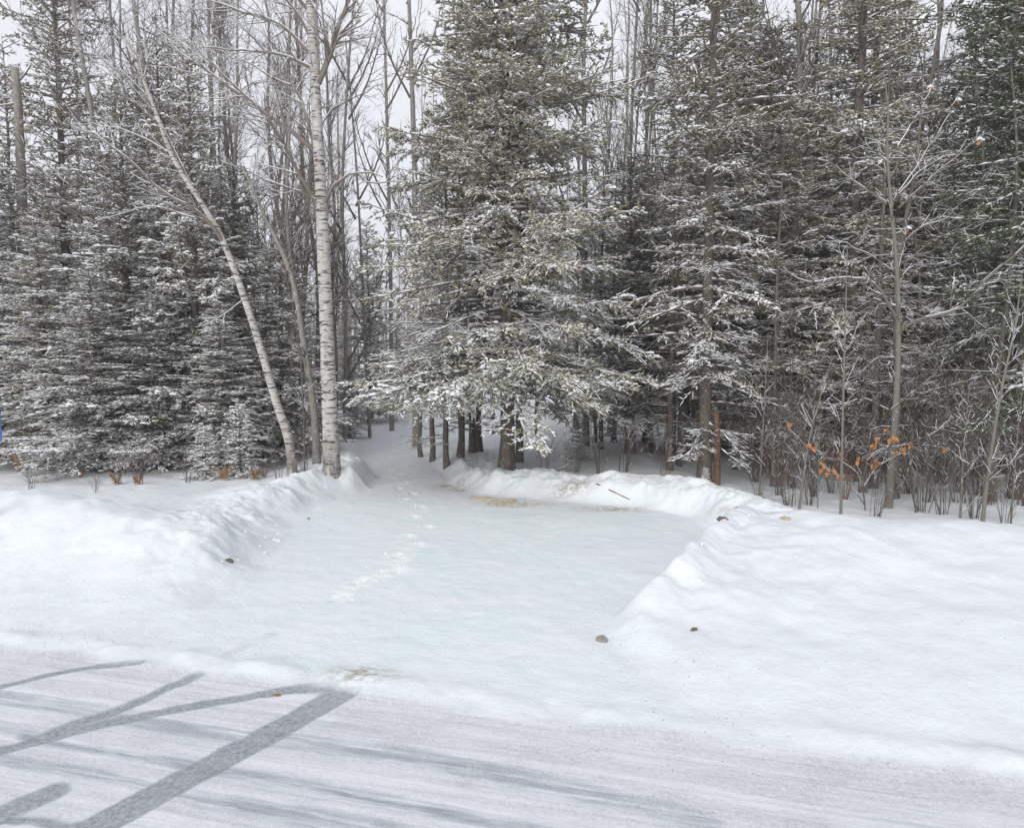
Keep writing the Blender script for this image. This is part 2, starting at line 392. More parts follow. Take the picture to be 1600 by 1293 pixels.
def pads(g, c, r, hgt, rng):
    n = len(c)
    if n == 0: return
    rr = r.reshape(-1, 1) * rng.uniform(.6, 1.35, (n, 6)); r2 = rr * .72
    ph = rng.uniform(0, 6.3, (n, 1)); st = rng.uniform(.6, 1.0, (n, 1))
    A = _a[None] + ph
    lo = np.stack([c[:, :1] + np.cos(A) * rr, c[:, 1:2] + np.sin(A) * rr * st, c[:, 2:3] + 0 * A - hgt[:, None] * .25], 2)
    hi = np.stack([c[:, :1] + np.cos(A) * r2, c[:, 1:2] + np.sin(A) * r2 * st, c[:, 2:3] + 0 * A + hgt[:, None] * .62], 2)
    top = c[:, None, :] + np.array([0, 0, 1.]) * hgt[:, None, None]
    V = np.concatenate([lo, hi, top], 1)
    T = []
    for k in range(6):
        j = (k + 1) % 6; T += [[k, j, 6 + k], [j, 6 + j, 6 + k], [6 + k, 6 + j, 12]]
    T = np.array(T)
    g.add(V.reshape(-1, 3), (T[None] + (np.arange(n) * 13)[:, None, None]).reshape(-1, 3))
def frusta(g, p0, p1, r0, r1, sides=3):
    if len(p0) == 0: return
    d, u, v = frames(p0, p1); n = len(p0); a = np.arange(sides) * 2 * np.pi / sides + .5
    ring = u[:, None] * np.cos(a)[None, :, None] + v[:, None] * np.sin(a)[None, :, None]
    V = np.concatenate([p0[:, None] + ring * r0.reshape(-1, 1, 1), p1[:, None] + ring * r1.reshape(-1, 1, 1)], 1)
    T = []
    for k in range(sides):
        j = (k + 1) % sides; T += [[k, j, sides + k], [j, sides + j, sides + k]]
    T = np.array(T)
    g.add(V.reshape(-1, 3), (T[None] + (np.arange(n) * 2 * sides)[:, None, None]).reshape(-1, 3))
def tube(g, pts, rad, sides=10, rough=0., seed=0, cap=False):
    """continuous tube along a polyline, uneven like a trunk"""
    pts = np.asarray(pts, float); rad = np.asarray(rad, float); n = len(pts); rng = np.random.default_rng(seed)
    tan = np.gradient(pts, axis=0); tan /= np.linalg.norm(tan, axis=1, keepdims=True) + 1e-9
    ref = np.array([1., 0, 0]) if abs(tan[0][0]) < .9 else np.array([0, 1., 0])
    V = []
    a = np.arange(sides) * 2 * np.pi / sides
    for i in range(n):
        u = np.cross(tan[i], ref); u /= np.linalg.norm(u); v = np.cross(tan[i], u)
        r = rad[i] * (1 + rough * rng.uniform(-1, 1, sides))
        V.append(pts[i] + (u * np.cos(a)[:, None] + v * np.sin(a)[:, None]) * r[:, None])
    T = []
    for i in range(n - 1):
        for k in range(sides):
            j = (k + 1) % sides; b = i * sides; c = b + sides
            T += [[b + k, b + j, c + k], [b + j, c + j, c + k]]
    V = np.concatenate(V)
    if cap:
        V = np.concatenate([V, pts[:1], pts[-1:]]); q = (n - 1) * sides
        for k in range(sides):
            j = (k + 1) % sides; T += [[j, k, n * sides], [q + k, q + j, n * sides + 1]]
    g.add(V, T)
def resample(pts, step):
    pts = np.asarray(pts, float)
    # Catmull-Rom through the points
    out = []
    q = np.concatenate([2 * pts[:1] - pts[1:2], pts, 2 * pts[-1:] - pts[-2:-1]])
    for i in range(1, len(q) - 2):
        L = np.linalg.norm(q[i + 1] - q[i]); n = max(1, int(L / step))
        for k in range(n):
            t = k / n
            out.append(.5 * ((2 * q[i]) + (-q[i - 1] + q[i + 1]) * t + (2 * q[i - 1] - 5 * q[i] + 4 * q[i + 1] - q[i + 2]) * t * t + (-q[i - 1] + 3 * q[i] - 3 * q[i + 1] + q[i + 2]) * t ** 3))
    out.append(pts[-1]); return np.array(out)

# ------------------------------------------------------------------ terrain mesh
def grow_axis(a, b, step, lo, hi, g=1.25):
    core = list(np.arange(a, b + 1e-6, step)); s = step
    x = core[-1]
    while x < hi: s *= g; x += min(s, 9); core.append(x)
    s = step; x = a; pre = []
    while x > lo: s *= g; x -= min(s, 9); pre.append(x)
    return np.array(pre[::-1] + core)
xs = grow_axis(-8.4, 7.4, .041, -170, 170); ys = grow_axis(3.1, 15.2, .041, -40, 260, 1.12)
X, Y = np.meshgrid(xs, ys); Xf, Yf = X.ravel(), Y.ravel()
Z = height(Xf, Yf)
nx, ny = len(xs), len(ys)
ii = (np.arange(ny - 1)[:, None] * nx + np.arange(nx - 1)[None]).ravel()
Q = np.stack([ii, ii + 1, ii + nx + 1, ii + nx], 1)
co = np.stack([Xf, Yf, Z], 1)
Zg = Z.reshape(ny, nx); dzx = np.gradient(Zg, xs, axis=1); dzy = np.gradient(Zg, ys, axis=0)
Nn = np.stack([-dzx.ravel(), -dzy.ravel(), np.ones(nx * ny)], 1); Nn /= np.linalg.norm(Nn, axis=1, keepdims=True)
rs = road_sd(Xf, Yf); dsd = poly_sd(Xf, Yf, DRIVE)
A = {}
A['road'] = sstep(.22, -.22, rs + .10 * fbm(Xf * .9, Yf * .9, 77, 3))
A['pack'] = sstep(.9, -.9, dsd) * sstep(-.2, .3, rs) * sstep(17, 12, Yf)
A['litter'] = .75 * np.clip(sstep(.35, -.1, dsd) * sstep(11.2, 13.3, Yf + .25 * Xf + .5 * fbm(Xf * .8, Yf * .8, 2, 3)), 0, 1) * .75  # back of drive and path: needle grey plus spruce shade put into the colour
A['grit'] = np.clip(sstep(3.2, .3, rs) + .5 * np.exp(-((dsd - .3) / .5) ** 2), 0, 1) * (1 - A['road'])
dt = np.zeros(nx * ny)
for px, py, zz, ax, ay in [(700, 742, .25, .45, .25), (712, 752, .2, .4, .2), (800, 768, .25, .6, .2), (895, 757, .3, .35, .15), (958, 776, .25, .45, .2), (1228, 808, .5, .25, .12),
                           (775, 776, .15, .3, .15), (940, 783, .15, .5, .12), (565, 1052, .05, .25, .15)]:
    c = G(px, py, zz); dt = np.maximum(dt, np.exp(-((Xf - c[0]) / ax) ** 2 - ((Yf - c[1]) / ay) ** 2))
A['dirt'] = dt
fd = np.full(nx * ny, 9.)
for fx, fy, _, _ in feet: fd = np.minimum(fd, np.hypot(Xf - fx, Yf - fy))
d_, _ = seg_dist(Xf, Yf, [G(535, 930), G(575, 912), G(620, 888), G(640, 862)])
A['fresh'] = np.maximum(sstep(.20, .06, fd), sstep(.16, .04, d_))
def mask(lines, soft=.05):
    r = np.zeros(nx * ny)
    for pix, wid, st in lines:
        pts = [G(*p) for p in pix]; d, v = seg_dist(Xf, Yf, resample([(*p, 0) for p in pts], .12)[:, :2])
        r = np.maximum(r, st * sstep(wid / 2 + soft, wid / 2 - soft, d))
    return r
A['track'] = mask([
    ([(100, 1318), (150, 1292), (215, 1256), (290, 1216), (365, 1176), (440, 1136), (500, 1102), (545, 1079)], .23, 1),
    ([(-60, 1190), (0, 1172), (100, 1146), (175, 1128), (300, 1103), (400, 1086), (465, 1078), (515, 1077)], .13, .85),
    ([(60, 1152), (120, 1130), (200, 1102), (260, 1075), (322, 1051)], .14, .75),
    ([(-60, 1300), (0, 1272), (40, 1254), (85, 1236)], .2, .75),
    ([(0, 1278), (60, 1283), (110, 1292), (200, 1310)], .07, .9),
    ([(-40, 1082), (30, 1066), (110, 1047), (220, 1037)], .10, .85),
])
lanes = []
for pix, wd, st in [([(-40, 1083), (75, 1100), (225, 1127), (400, 1152), (640, 1182), (800, 1214), (950, 1243), (1100, 1285)], .30, .72),
                    ([(40, 1150), (75, 1157), (225, 1182), (350, 1205), (500, 1232), (800, 1290), (900, 1310)], .15, 1),
                    ([(-40, 1178), (0, 1187), (150, 1211), (260, 1240), (420, 1270), (560, 1300)], .18, .8),
                    ([(0, 1133), (60, 1150)], .12, .7), ([(250, 1240), (500, 1275), (620, 1300)], .22, .7),
                    ([(620, 1150), (750, 1168), (900, 1190)], .16, .4), ([(330, 1110), (450, 1122), (600, 1140)], .2, .4)]:
    lanes.append((pix, wd, st))
A['lane'] = mask([(p_, w_ * .72, s_) for p_, w_, s_ in lanes], .06)
A['faint'] = mask([([(345, 1035), (380, 1015), (425, 1000)], .18, .5), ([(0, 1014), (20, 1010)], .1, .5)], .06)
A['scuff'] = np.maximum(mask([([(350, 1033), (380, 1015), (425, 997)], .22, .62), ([(90, 995), (160, 985)], .12, .5), ([(230, 978), (280, 974)], .1, .45), ([(0, 1012), (20, 1010)], .1, .7)], .08), 0)
dA = np.zeros(nx * ny)
Z += -.010 * A['track'] - .004 * np.clip(A['lane'], 0, 1); co[:, 2] = Z
cls = np.zeros(len(Q), int)
qx = Xf[Q].mean(1); qy = Yf[Q].mean(1)
qrs = road_sd(qx, qy); qds = poly_sd(qx, qy, DRIVE)
# 0 forest floor 1 road 2 driveway 3 left bank 4 right bank 5 back bank 6 path
bw = [seg_dist(qx, qy, r[0])[0] for r in RIDGES]
cls[(bw[0] < 2.0) | ((qy < 9) & (qx < -1)) | (bw[1] < 1.0)] = 3
cls[(bw[5] < 2.2) | (bw[4] < .9) | ((qy < 7) & (qx > 0))] = 4
cls[(bw[3] < .8) & (qy > 10.2)] = 5
cls[qds < 0] = 2
cls[(qds < 0) & (qy > 13.6)] = 6
cls[qrs < 0] = 1
for k, nm in enumerate(['snow_ground', 'road', 'driveway', 'snow_bank', 'snow_bank', 'snow_bank', 'path']):
    F = Q[cls == k]
    if not len(F): continue
    use, inv = np.unique(F, return_inverse=True); F2 = inv.reshape(F.shape)
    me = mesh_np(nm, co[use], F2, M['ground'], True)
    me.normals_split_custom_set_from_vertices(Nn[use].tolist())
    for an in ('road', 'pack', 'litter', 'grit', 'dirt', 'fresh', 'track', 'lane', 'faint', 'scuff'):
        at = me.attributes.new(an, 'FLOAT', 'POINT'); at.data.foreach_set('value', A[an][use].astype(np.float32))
    o = obj(nm, me); o['kind'] = 'structure'
    lab = {3: 'tall ploughed snow bank left of the driveway', 4: 'tall smooth snow bank right of the driveway', 5: 'low lumpy snow bank with earth showing at the back of the driveway'}.get(k)
    if lab: o['label'] = lab

# ------------------------------------------------------------------ spruces
def make_spruce(seed, H, zb, Rm, whorl=.22, nb=6, dens=1., droop=.28, padp=.04, power=.8, bare=None, dead=0, sn=.8, sw=1., tr=.13, prefix='spruce', needle='needles', irregular=.2, skirt=0):
    rng = np.random.default_rng(seed); N = Geo(); S = Geo(); W = Geo(); T = Geo()
    # trunk
    zt = np.linspace(-.5, H, 26); ox = np.cumsum(rng.normal(0, .012, 26)); oy = np.cumsum(rng.normal(0, .012, 26))
    rad = tr * np.clip(1 - zt / H, .02, 1) ** .8 * (1 + .35 * np.exp(-np.clip(zt, 0, 9) * 5))
    tube(T, np.stack([ox, oy, zt], 1), rad, 10, .07, seed)
    tx = lambda z: (np.interp(z, zt, ox), np.interp(z, zt, oy))
    def branch(z, az, L, rise, dr, den, bareb):
        x0, y0 = tx(z); base = np.array([x0, y0, z]); ca, sa = math.cos(az), math.sin(az)
        bend = rng.normal(0, .22)
        def axis(t):
            t = np.asarray(t); s = L * t; lat = bend * L * t * t
            return base + np.stack([ca * s - sa * lat, sa * s + ca * lat, L * (rise * t - dr * 1.5 * t ** 2 + dr * .55 * t ** 4)], -1)
        ta = np.linspace(0, 1, 6 if L > .8 else 4); pa = axis(ta); rr = (.008 + .011 * L) * (1 - ta) + .004
        frusta(W, pa[:-1], pa[1:], rr[:-1], rr[1:], 3)
        tents(S, pa[:-1] + [0, 0, .004], pa[1:], rr[:-1] * .8 + .003, rr[:-1] * 1.3 + .006)
        if L < .12: return
        n = max(4, int(L / .075 * den * (1.5 if bareb else 1)))
        t = rng.uniform(.10 if not bareb else .25, 1, n) ** .85; side = rng.choice([-1, 1], n)
        l = (.09 + .46 * L * (1 - t) ** .75) * rng.uniform(.55, 1.1, n); l = np.clip(l, .05, .8)
        ang = np.radians(68 - 34 * t) * side + rng.normal(0, .15, n); la = az + ang
        p = axis(t); slope = (rise - 3 * dr * t + 2.2 * dr * t ** 3) * .55 + rng.normal(0, .24, n) - .03
        dirs = np.stack([np.cos(la), np.sin(la), slope], 1); dirs /= np.linalg.norm(dirs, axis=1, keepdims=True)
        if bareb:
            mid = p + dirs * l[:, None] * .5; end = p + dirs * l[:, None] + np.stack([0 * l, 0 * l, -.12 * l], 1)
            a_ = np.concatenate([p, mid]); b_ = np.concatenate([mid, end]); r_ = np.full(2 * n, .0042)
            frusta(W, a_, b_, r_ * 1.2, r_ * .7, 3)
            k = rng.random(2 * n) < .85; tents(S, a_[k], b_[k], r_[k] * 1.2, r_[k] * 1.9 + .004)
            # second order twiglets
            m = 3; tt = rng.uniform(.2, 1, (n, m)); pp = (p[:, None] + dirs[:, None] * (l[:, None] * tt)[..., None]).reshape(-1, 3)
            a2 = np.repeat(la, m) + rng.choice([-1, 1], n * m) * rng.uniform(.4, 1.1, n * m); ll = rng.uniform(.06, .2, n * m)
            ee = pp + np.stack([np.cos(a2), np.sin(a2), rng.normal(-.1, .25, n * m)], 1) * ll[:, None]
            frusta(W, pp, ee, np.full(n * m, .0035), np.full(n * m, .002), 3)
            k = rng.random(n * m) < .7; tents(S, pp[k], ee[k], np.full(k.sum(), .0055), np.full(k.sum(), .009))
            return
        step = .068; m = int(math.ceil(l.max() / step)); s = (np.arange(m)[None] + rng.uniform(0, 1, (n, m))) * step
        ok = (s < l[:, None]); ok &= rng.random((n, m)) < .9
        sag = -.30 * s * s
        pos = p[:, None] + dirs[:, None] * s[..., None]; pos[..., 2] += sag
        pos = pos[ok]; LA = np.repeat(la, m).reshape(n, m)[ok]; SL = np.repeat(slope, m).reshape(n, m)[ok]; k = len(pos)
        if not k: return
        # core
        ln = rng.uniform(.07, .11, k)
        e = pos + np.stack([np.cos(LA), np.sin(LA), SL - .06 + rng.normal(0, .25, k)], 1) * ln[:, None]
        wdt = rng.uniform(.011, .018, k)
        # side shoots
        m2 = rng.random(k) < 1.0
        a2 = LA + rng.choice([-1, 1], k) * rng.uniform(.45, 1.15, k); l2 = rng.uniform(.06, .135, k)
        e2 = pos + np.stack([np.cos(a2), np.sin(a2), SL * .5 + rng.normal(.02, .5, k)], 1) * l2[:, None]
        w2 = rng.uniform(.010, .017, k)
        a = np.concatenate([pos, pos]); b = np.concatenate([e, e2]); ww = np.concatenate([wdt, w2])
        spindles(N, a, b, ww)
        # snow comes in drifts along the branch
        patch = .5 + .5 * np.sin(a[:, 0] * 5.1 + seed) * np.cos(a[:, 1] * 4.3 + a[:, 2] * 3.7)
        pr = sn * (.42 + .68 * patch)
        q = rng.random(len(a)) < pr
        tents(S, a[q] + [0, 0, .003], b[q], ww[q] * rng.uniform(.55, 1.05, q.sum()) * sw, ww[q] * rng.uniform(.5, .95, q.sum()) * sw)
        # thick pads of snow on some sprays
        if rng.random() < padp * 6:
            c = rng.random(len(pos)) < padp * 2.5
            pc = pos[c] + [0, 0, .016]; pads(S, pc, rng.uniform(.03, .085, len(pc)), rng.uniform(.018, .045, len(pc)), rng)
        if rng.random() < padp * 5:
            dist = np.hypot(pos[:, 0] - x0, pos[:, 1] - y0); c = (dist > L * .5) & (rng.random(len(pos)) < .34)
            pc = pos[c] + [0, 0, .02]; pads(S, pc, rng.uniform(.028, .075, len(pc)), rng.uniform(.018, .042, len(pc)), rng)
    z = zb; az = rng.uniform(0, 6.28)
    while z < H - .08:
        f = (z - zb) / (H - zb); Lz = Rm * (1 - f) ** power
        Lz *= 1 + irregular * math.sin(z * 2.3 + seed) * .5
        kk = nb if f < .85 else max(3, nb - 2)
        for k in range(kk):
            az += 2.399 + rng.normal(0, .25); L = Lz * rng.uniform(1 - irregular * 1.6, 1.12) + .10
            zz = z + rng.uniform(-.5, .5) * whorl
            isb = bare is not None and bare[0] < zz < bare[1] and rng.random() < bare[2]
            branch(zz, az, L, .04 + .75 * f ** 1.2 + rng.normal(0, .15), droop * (1.05 - .6 * f) * rng.uniform(.35, 1.8), dens, isb)
        z += whorl * (1 - .35 * f)
    for q in range(skirt):
        branch(zb + rng.uniform(-.12, .75), q * 2.399 + rng.normal(0, .2), Rm * rng.uniform(.72, 1.0), rng.uniform(-.02, .12), droop * rng.uniform(.9, 1.35), dens * 1.1, False)
    for _ in range(dead):
        zz = rng.uniform(max(.7, zb - 3.4), zb + .4); branch(zz, rng.uniform(0, 6.28), rng.uniform(.3, .95) * Rm, rng.normal(.05, .15), .25, .55, True)
    pr = prefix
    return dict(trunk=T.mesh(pr + '_trunk', M['sbark'], True), branches=W.mesh(pr + '_branches', M['twig']), crown=N.mesh(pr + '_crown', M[needle]), snow=S.mesh(pr + '_snow', M['snow']))
def plant_spruce(kit, px, Yd, label, group=None, H=None, h0=1., rz=None, s=None, sxy=None, name='spruce_tree', cat='tree', X=None, green=None, lean=0):
    x = (px - CX) / FPX * Yd if X is None else X
    sz = s if s else 1.; sx = sxy if sxy else sz
    r = empty(name, (x, Yd, gz(x, Yd) - .03), rz if rz is not None else random.uniform(0, 6.28), (sx, sx, sz))
    r.rotation_euler = (lean, 0, r.rotation_euler.z)
    tag(r, label, cat, group)
    obj('trunk', kit['trunk'], r); obj('branches', kit['branches'], r); c = obj('crown', kit['crown'], r); obj('snow', kit['snow'], c)
    if green:
        c.material_slots[0].link = 'OBJECT'; c.material_slots[0].material = green
    return r
HERO = make_spruce(11, 14.0, 1.8, 2.9, whorl=.235, nb=6, dens=.94, droop=.17, padp=.055, power=.62, bare=(2.6, 3.5, .45), sn=.93, sw=1.3, tr=.15, prefix='big_spruce', needle='hero', irregular=.16, skirt=34)
DENSE = make_spruce(23, 10.0, .5, 1.9, whorl=.24, nb=6, dens=.82, droop=.24, padp=.11, power=.7, sn=.93, sw=1.35, tr=.13, prefix='dense_spruce', irregular=.35, dead=4)
TALL = make_spruce(37, 15.0, 2.1, 1.7, whorl=.30, nb=5, dens=.85, droop=.2, padp=.03, power=.42, sn=.93, sw=1.3, tr=.13, prefix='tall_spruce', irregular=.4, dead=22, bare=(2.3, 5.5, .2))
BUSHY = make_spruce(43, 12.5, 1.7, 1.75, whorl=.25, nb=6, dens=.9, droop=.2, padp=.05, power=.5, sn=.93, sw=1.3, tr=.11, prefix='bushy_spruce', irregular=.35, dead=12, bare=(1.7, 3.2, .2))
CEDAR = make_spruce(47, 12.5, 1.9, 1.9, whorl=.27, nb=6, dens=.9, droop=.24, padp=.02, power=.4, sn=.38, sw=.9, tr=.17, prefix='cedar', irregular=.35, dead=6, needle='cedar')
SLIM = make_spruce(53, 13.0, 3.0, 1.2, whorl=.34, nb=5, dens=.7, droop=.2, padp=.05, power=.45, sn=.93, sw=1.35, tr=.10, prefix='slim_spruce', irregular=.5, dead=14)
SMALL = make_spruce(71, 3.0, .12, 1.0, whorl=.17, nb=5, dens=.7, droop=.2, padp=.16, power=.75, sn=.9, sw=1.5, tr=.035, prefix='young_fir', irregular=.25)
random.seed(8)
# ---- the big spruce
plant_spruce(HERO, 789, 14.6, 'largest snow-dusted spruce with the widest crown, at the centre behind the driveway', rz=1.0)
# ---- slim trunks under it
gp = 'slim trunks behind the big spruce'
for px, Yd, s, lab in [(656, 18.0, .50, 'thin dark conifer pole just right of the path, leftmost under the big spruce'),
                       (675, 17.2, .56, 'second conifer pole right of the snowy path, its foot a little nearer than the leftmost'),
                       (697, 15.9, .58, 'straight grey conifer trunk midway between the path and the big spruce, foot nearest the driveway'),
                       (719, 16.3, .70, 'thicker dark leaning-foot conifer trunk left of the big spruce trunk'),
                       (738, 17.0, .85, 'pale grey conifer trunk of a touching pair left of the big spruce trunk'),
                       (749, 17.4, .85, 'darker thin conifer trunk, right one of a touching pair left of the big spruce trunk'),
                       (812, 15.9, .80, 'thin conifer trunk directly right of the big spruce trunk')]:
    plant_spruce(SLIM, px, Yd, lab, gp, s=s, sxy=min(s * 1.15, .78))
# ---- left side
gl = 'spruces at the left edge of the woods'
for px, Yd, kit, s, sxy, lab in [
    (112, 18.5, TALL, .92, 1.05, 'tall open spruce with bare middle trunk against the pale sky at the left'),
    (-5, 17.0, DENSE, .80, 1.0, 'spruce cut off by the left photo edge below the broken snag'),
    (205, 16.5, DENSE, .82, 1.15, 'broad dark spruce behind the long limbs of the leaning birch'),
    (310, 16.6, DENSE, .95, .9, 'dense spruce with a brown club-shaped top between the leaning birch and the tall birch'),
    (262, 18.6, TALL, .70, 1.0, 'ragged spruce in the gap between the broad dark spruce and the club-topped spruce'),
    (378, 17.8, DENSE, .70, 1.1, 'dark spruce right behind the trunk of the leaning birch'),
    (440, 17.4, DENSE, .52, .85, 'snow-laden fir filling the gap between the two birches'),
    (70, 16.0, DENSE, .55, .9, 'lower snow-patched spruce in front of the tall open spruce at the left'),
    (150, 15.2, DENSE, .42, .85, 'short bushy spruce at the edge of the snowfield, with thick snow on its middle boughs'),
    (345, 15.7, DENSE, .36, .7, 'short spruce with snow pads beside the foot of the leaning birch'),
    (245, 15.6, DENSE, .38, .75, 'short brownish spruce behind the dead ferns on the snowfield')]:
    plant_spruce(kit, px, Yd, lab, gl, s=s, sxy=sxy)
for i, (px, Yd, s) in enumerate([(30, 22, .9), (170, 23, .75), (230, 24, .7), (350, 24, .65), (400, 23, .5), (470, 26, .5), (-50, 21, .9), (80, 26, .9), (-110, 18, .8), (-160, 22, .9), (520, 34, .5), (440, 32, .6), (300, 30, .7), (20, 30, .8), (120, 34, .8), (210, 36, .7), (375, 40, .6)]):
    plant_spruce(DENSE if i % 2 else SLIM, px, Yd, 'snow-dusted spruce deep in the woods left of the birches', 'spruces deep in the left woods', s=s, sxy=s * 1.25)
for px, Yd, s, lab in [(578, 27, .74, 'small pointed spruce far off in the sky gap between tall birch and big spruce'), (545, 22, .28, 'low snowy fir at the left side of the far path end'), (620, 30, .4, 'far low spruce straight above the end of the path')]:
    plant_spruce(DENSE, px, Yd, lab, s=s, sxy=s * 1.2)
# ---- right side
gr = 'spruces on the right side'
for px, Yd, kit, s, sxy, lab in [
    (1102, 14.4, TALL, 1.05, 1.0, 'tall spruce whose straight brown trunk shows all the way up right of the big spruce'),
    (985, 17.5, BUSHY, .55, 1.1, 'snowy spruce tucked against the right flank of the big spruce'),
    (1048, 18.0, SLIM, .9, 1.2, 'slim spruce in the gap left of the tall spruce with the visible brown trunk'),
    (1160, 18.0, TALL, .74, 1.1, 'feathery snow-dusted spruce close behind and right of the visible brown trunk'),
    (1215, 15.8, BUSHY, .60, 1.05, 'bushy spruce with thick snow on its lowest boughs above the stump-like trunk'),
    (1325, 15.5, TALL, 1.0, 1.15, 'dark-trunked spruce behind the thin sapling on the right bank'),
    (1262, 19.5, BUSHY, .72, 1.1, 'tall spruce beside the bare snag with peeling bark'),
    (1440, 16.5, BUSHY, .66, 1.1, 'dense spruce behind the pale-limbed bare tree'),
    (1500, 18.5, TALL, .72, 1.1, 'tall spruce in the gap left of the green cedar'),
    (1385, 21.0, TALL, .8, 1.1, 'tall thin-topped spruce framed by the pale-limbed tree')]:
    plant_spruce(kit, px, Yd, lab, gr, s=s, sxy=sxy)
plant_spruce(CEDAR, 1598, 13.0, 'dark green cedar with a thick black trunk at the right photo edge', None, s=1.0, sxy=.9, name='cedar_tree')
plant_spruce(CEDAR, 1540, 15.5, 'green conifer just left of the cedar at the right photo edge', None, s=.95, sxy=.8, name='cedar_tree')
for px, Yd, s, k_ in [(1130, 19, .95, 0), (1190, 17.2, .8, 0), (1290, 17.5, .62, 0), (1350, 18.5, 1., 1), (1410, 18, .6, 0), (1475, 15.6, .5, 0), (1530, 17.5, .6, 0), (1575, 16, .85, 0), (1240, 21, .7, 1), (1075, 19.5, .7, 0), (1010, 20, .6, 0), (1620, 15, .9, 0)]:
    plant_spruce([BUSHY, TALL][k_], px, Yd, 'x', 'spruces deep in the right woods', s=s, sxy=s * random.uniform(1.1, 1.3))
for i in range(20):
    px = 985 + (i * 61.8) % 700; Yd = 20 + (i * 7.3) % 22; s = random.uniform(.5, .85)
    if px < 1080: s *= .62
    plant_spruce([BUSHY, SLIM, TALL][i % 3], px, Yd, 'snow-dusted spruce deep in the woods right of the big spruce', 'spruces deep in the right woods', s=s, sxy=s * random.uniform(1.0, 1.3))
for px, Yd, s in [(840, 22, .6), (900, 24, .62), (770, 26, .6), (870, 32, .6), (700, 30, .35), (930, 20, .45), (655, 38, .4), (960, 34, .5)]:
    plant_spruce(SLIM, px, Yd, 'spruce hidden behind the crown of the big spruce', 'spruces behind the big spruce', s=s, sxy=s * 1.3)
# ---- young firs
gy = 'young firs along the snow edge'
for px, Yd, s, lab in [(372, 14.6, .50, 'young fir bowed under thick snow near the foot of the leaning birch'),
                       (318, 14.2, .36, 'tiny snow-covered fir in front of the dead ferns'),
                       (150, 15.2, .45, 'little fir at the edge of the snowfield on the left'),
                       (885, 14.8, .22, 'low green-brown fir in the bare shrubs right of the big trunk'),
                       (905, 16.5, .35, 'young fir behind the bare shrubs right of the big trunk'),
                       (1105, 12.6, .12, 'tiny conifer seedling at the foot of the visible brown trunk')]:
    plant_spruce(SMALL, px, Yd, lab, gy, s=s, name='young_fir')

# ------------------------------------------------------------------ bare trees
def limb_part(root, mat, pts, r0, r1, step, kids, kl, depth, t0, up, wig, seed, snow, minslope):
    L = Limbs(seed); L.poly(pts, r0, r1, step, kids, kl, depth, t0, up, wig); me, ms = L.build(M[mat], 'branch', snow, minslope=minslope)
    b = obj('branch', me, root)
    if ms: obj('snow', ms, b)
class Limbs:
    def __init__(s, seed): s.a = []; s.rng = random.Random(seed)
    def seg(s, p0, p1, r0, r1): s.a.append((*p0, *p1, r0, r1))
    def poly(s, pts, r0, r1, step=.25, kids=0, klen=1., depth=2, t0=.15, up=.35, wig=.02):
        pts = resample(pts, step); n = len(pts)
        for i in range(1, n): pts[i] = pts[i] + np.array([s.rng.gauss(0, wig) for _ in range(3)]) * (i / n)
        rr = [r0 + (r1 - r0) * (i / (n - 1)) ** .8 for i in range(n)]
        for i in range(n - 1): s.seg(pts[i], pts[i + 1], rr[i], rr[i + 1])
        for _ in range(kids):
            t = s.rng.uniform(t0, 1) * (n - 1.001); i = int(t); p = pts[i] + (pts[i + 1] - pts[i]) * (t - i)
            d = pts[i + 1] - pts[i]; d = d / np.linalg.norm(d)
            s.twig(p, d, klen * s.rng.uniform(.5, 1.1) * (1.15 - .6 * t / n), max(.0035, rr[i] * .5), depth, up)
        return pts
    def twig(s, p, pd, L, r, depth, up):
        g = s.rng.gauss
        ax = np.array([g(0, 1), g(0, 1), g(0, 1)]); ax -= pd * ax.dot(pd); ax /= np.linalg.norm(ax) + 1e-9
        an = s.rng.uniform(.45, .95); d = pd * math.cos(an) + ax * math.sin(an)
        n = max(3, int(L / .22)); q = np.array(p, float); rr = r; pts = [q]
        for i in range(n):
            d = d + np.array([g(0, .13), g(0, .13), g(0, .10) + up * .16]); d /= np.linalg.norm(d)
            q2 = q + d * L / n; r2 = max(.0022, r * (1 - (i + 1) / n * .8)); s.seg(q, q2, rr, r2); rr = r2; q = q2; pts.append(q)
        if depth > 0:
            k = max(2, int(L * (6.5 if depth == 1 else 5.2)))
            for _ in range(k):
                t = s.rng.uniform(.12, .98) * n * .999; i = int(t); pp = pts[i] + (pts[i + 1] - pts[i]) * (t - i); dd = pts[i + 1] - pts[i]
                s.twig(pp, dd / np.linalg.norm(dd), L * s.rng.uniform(.3, .6) * (1.1 - .5 * t / n), max(.003, r * .55), depth - 1, up)
    def build(s, mat, name, snow=1.0, sides=4, minslope=.93):
        a = np.array(s.a); p0, p1, r0, r1 = a[:, :3], a[:, 3:6], a[:, 6], a[:, 7]
        g = Geo(); big = r0 > .02
        frusta(g, p0[big], p1[big], r0[big], r1[big], 7); frusta(g, p0[~big], p1[~big], r0[~big], r1[~big], 3)
        sg = Geo()
        if snow > 0:
            d = (p1 - p0) / (np.linalg.norm(p1 - p0, axis=1, keepdims=True) + 1e-9); sl = np.abs(d[:, 2])
            rng = np.random.default_rng(len(a)); k = (sl < minslope) & (rng.random(len(a)) < snow)
            r = np.minimum(r0[k], .03); up = np.zeros((k.sum(), 3)); up[:, 2] = r * .75
            wd = r * .62 + .0013; frusta(sg, p0[k] + up, p1[k] + up, wd, wd * .9, 4)
        return g.mesh(name, mat, True), (sg.mesh(name + '_snow', M['snow']) if sg.V else None)
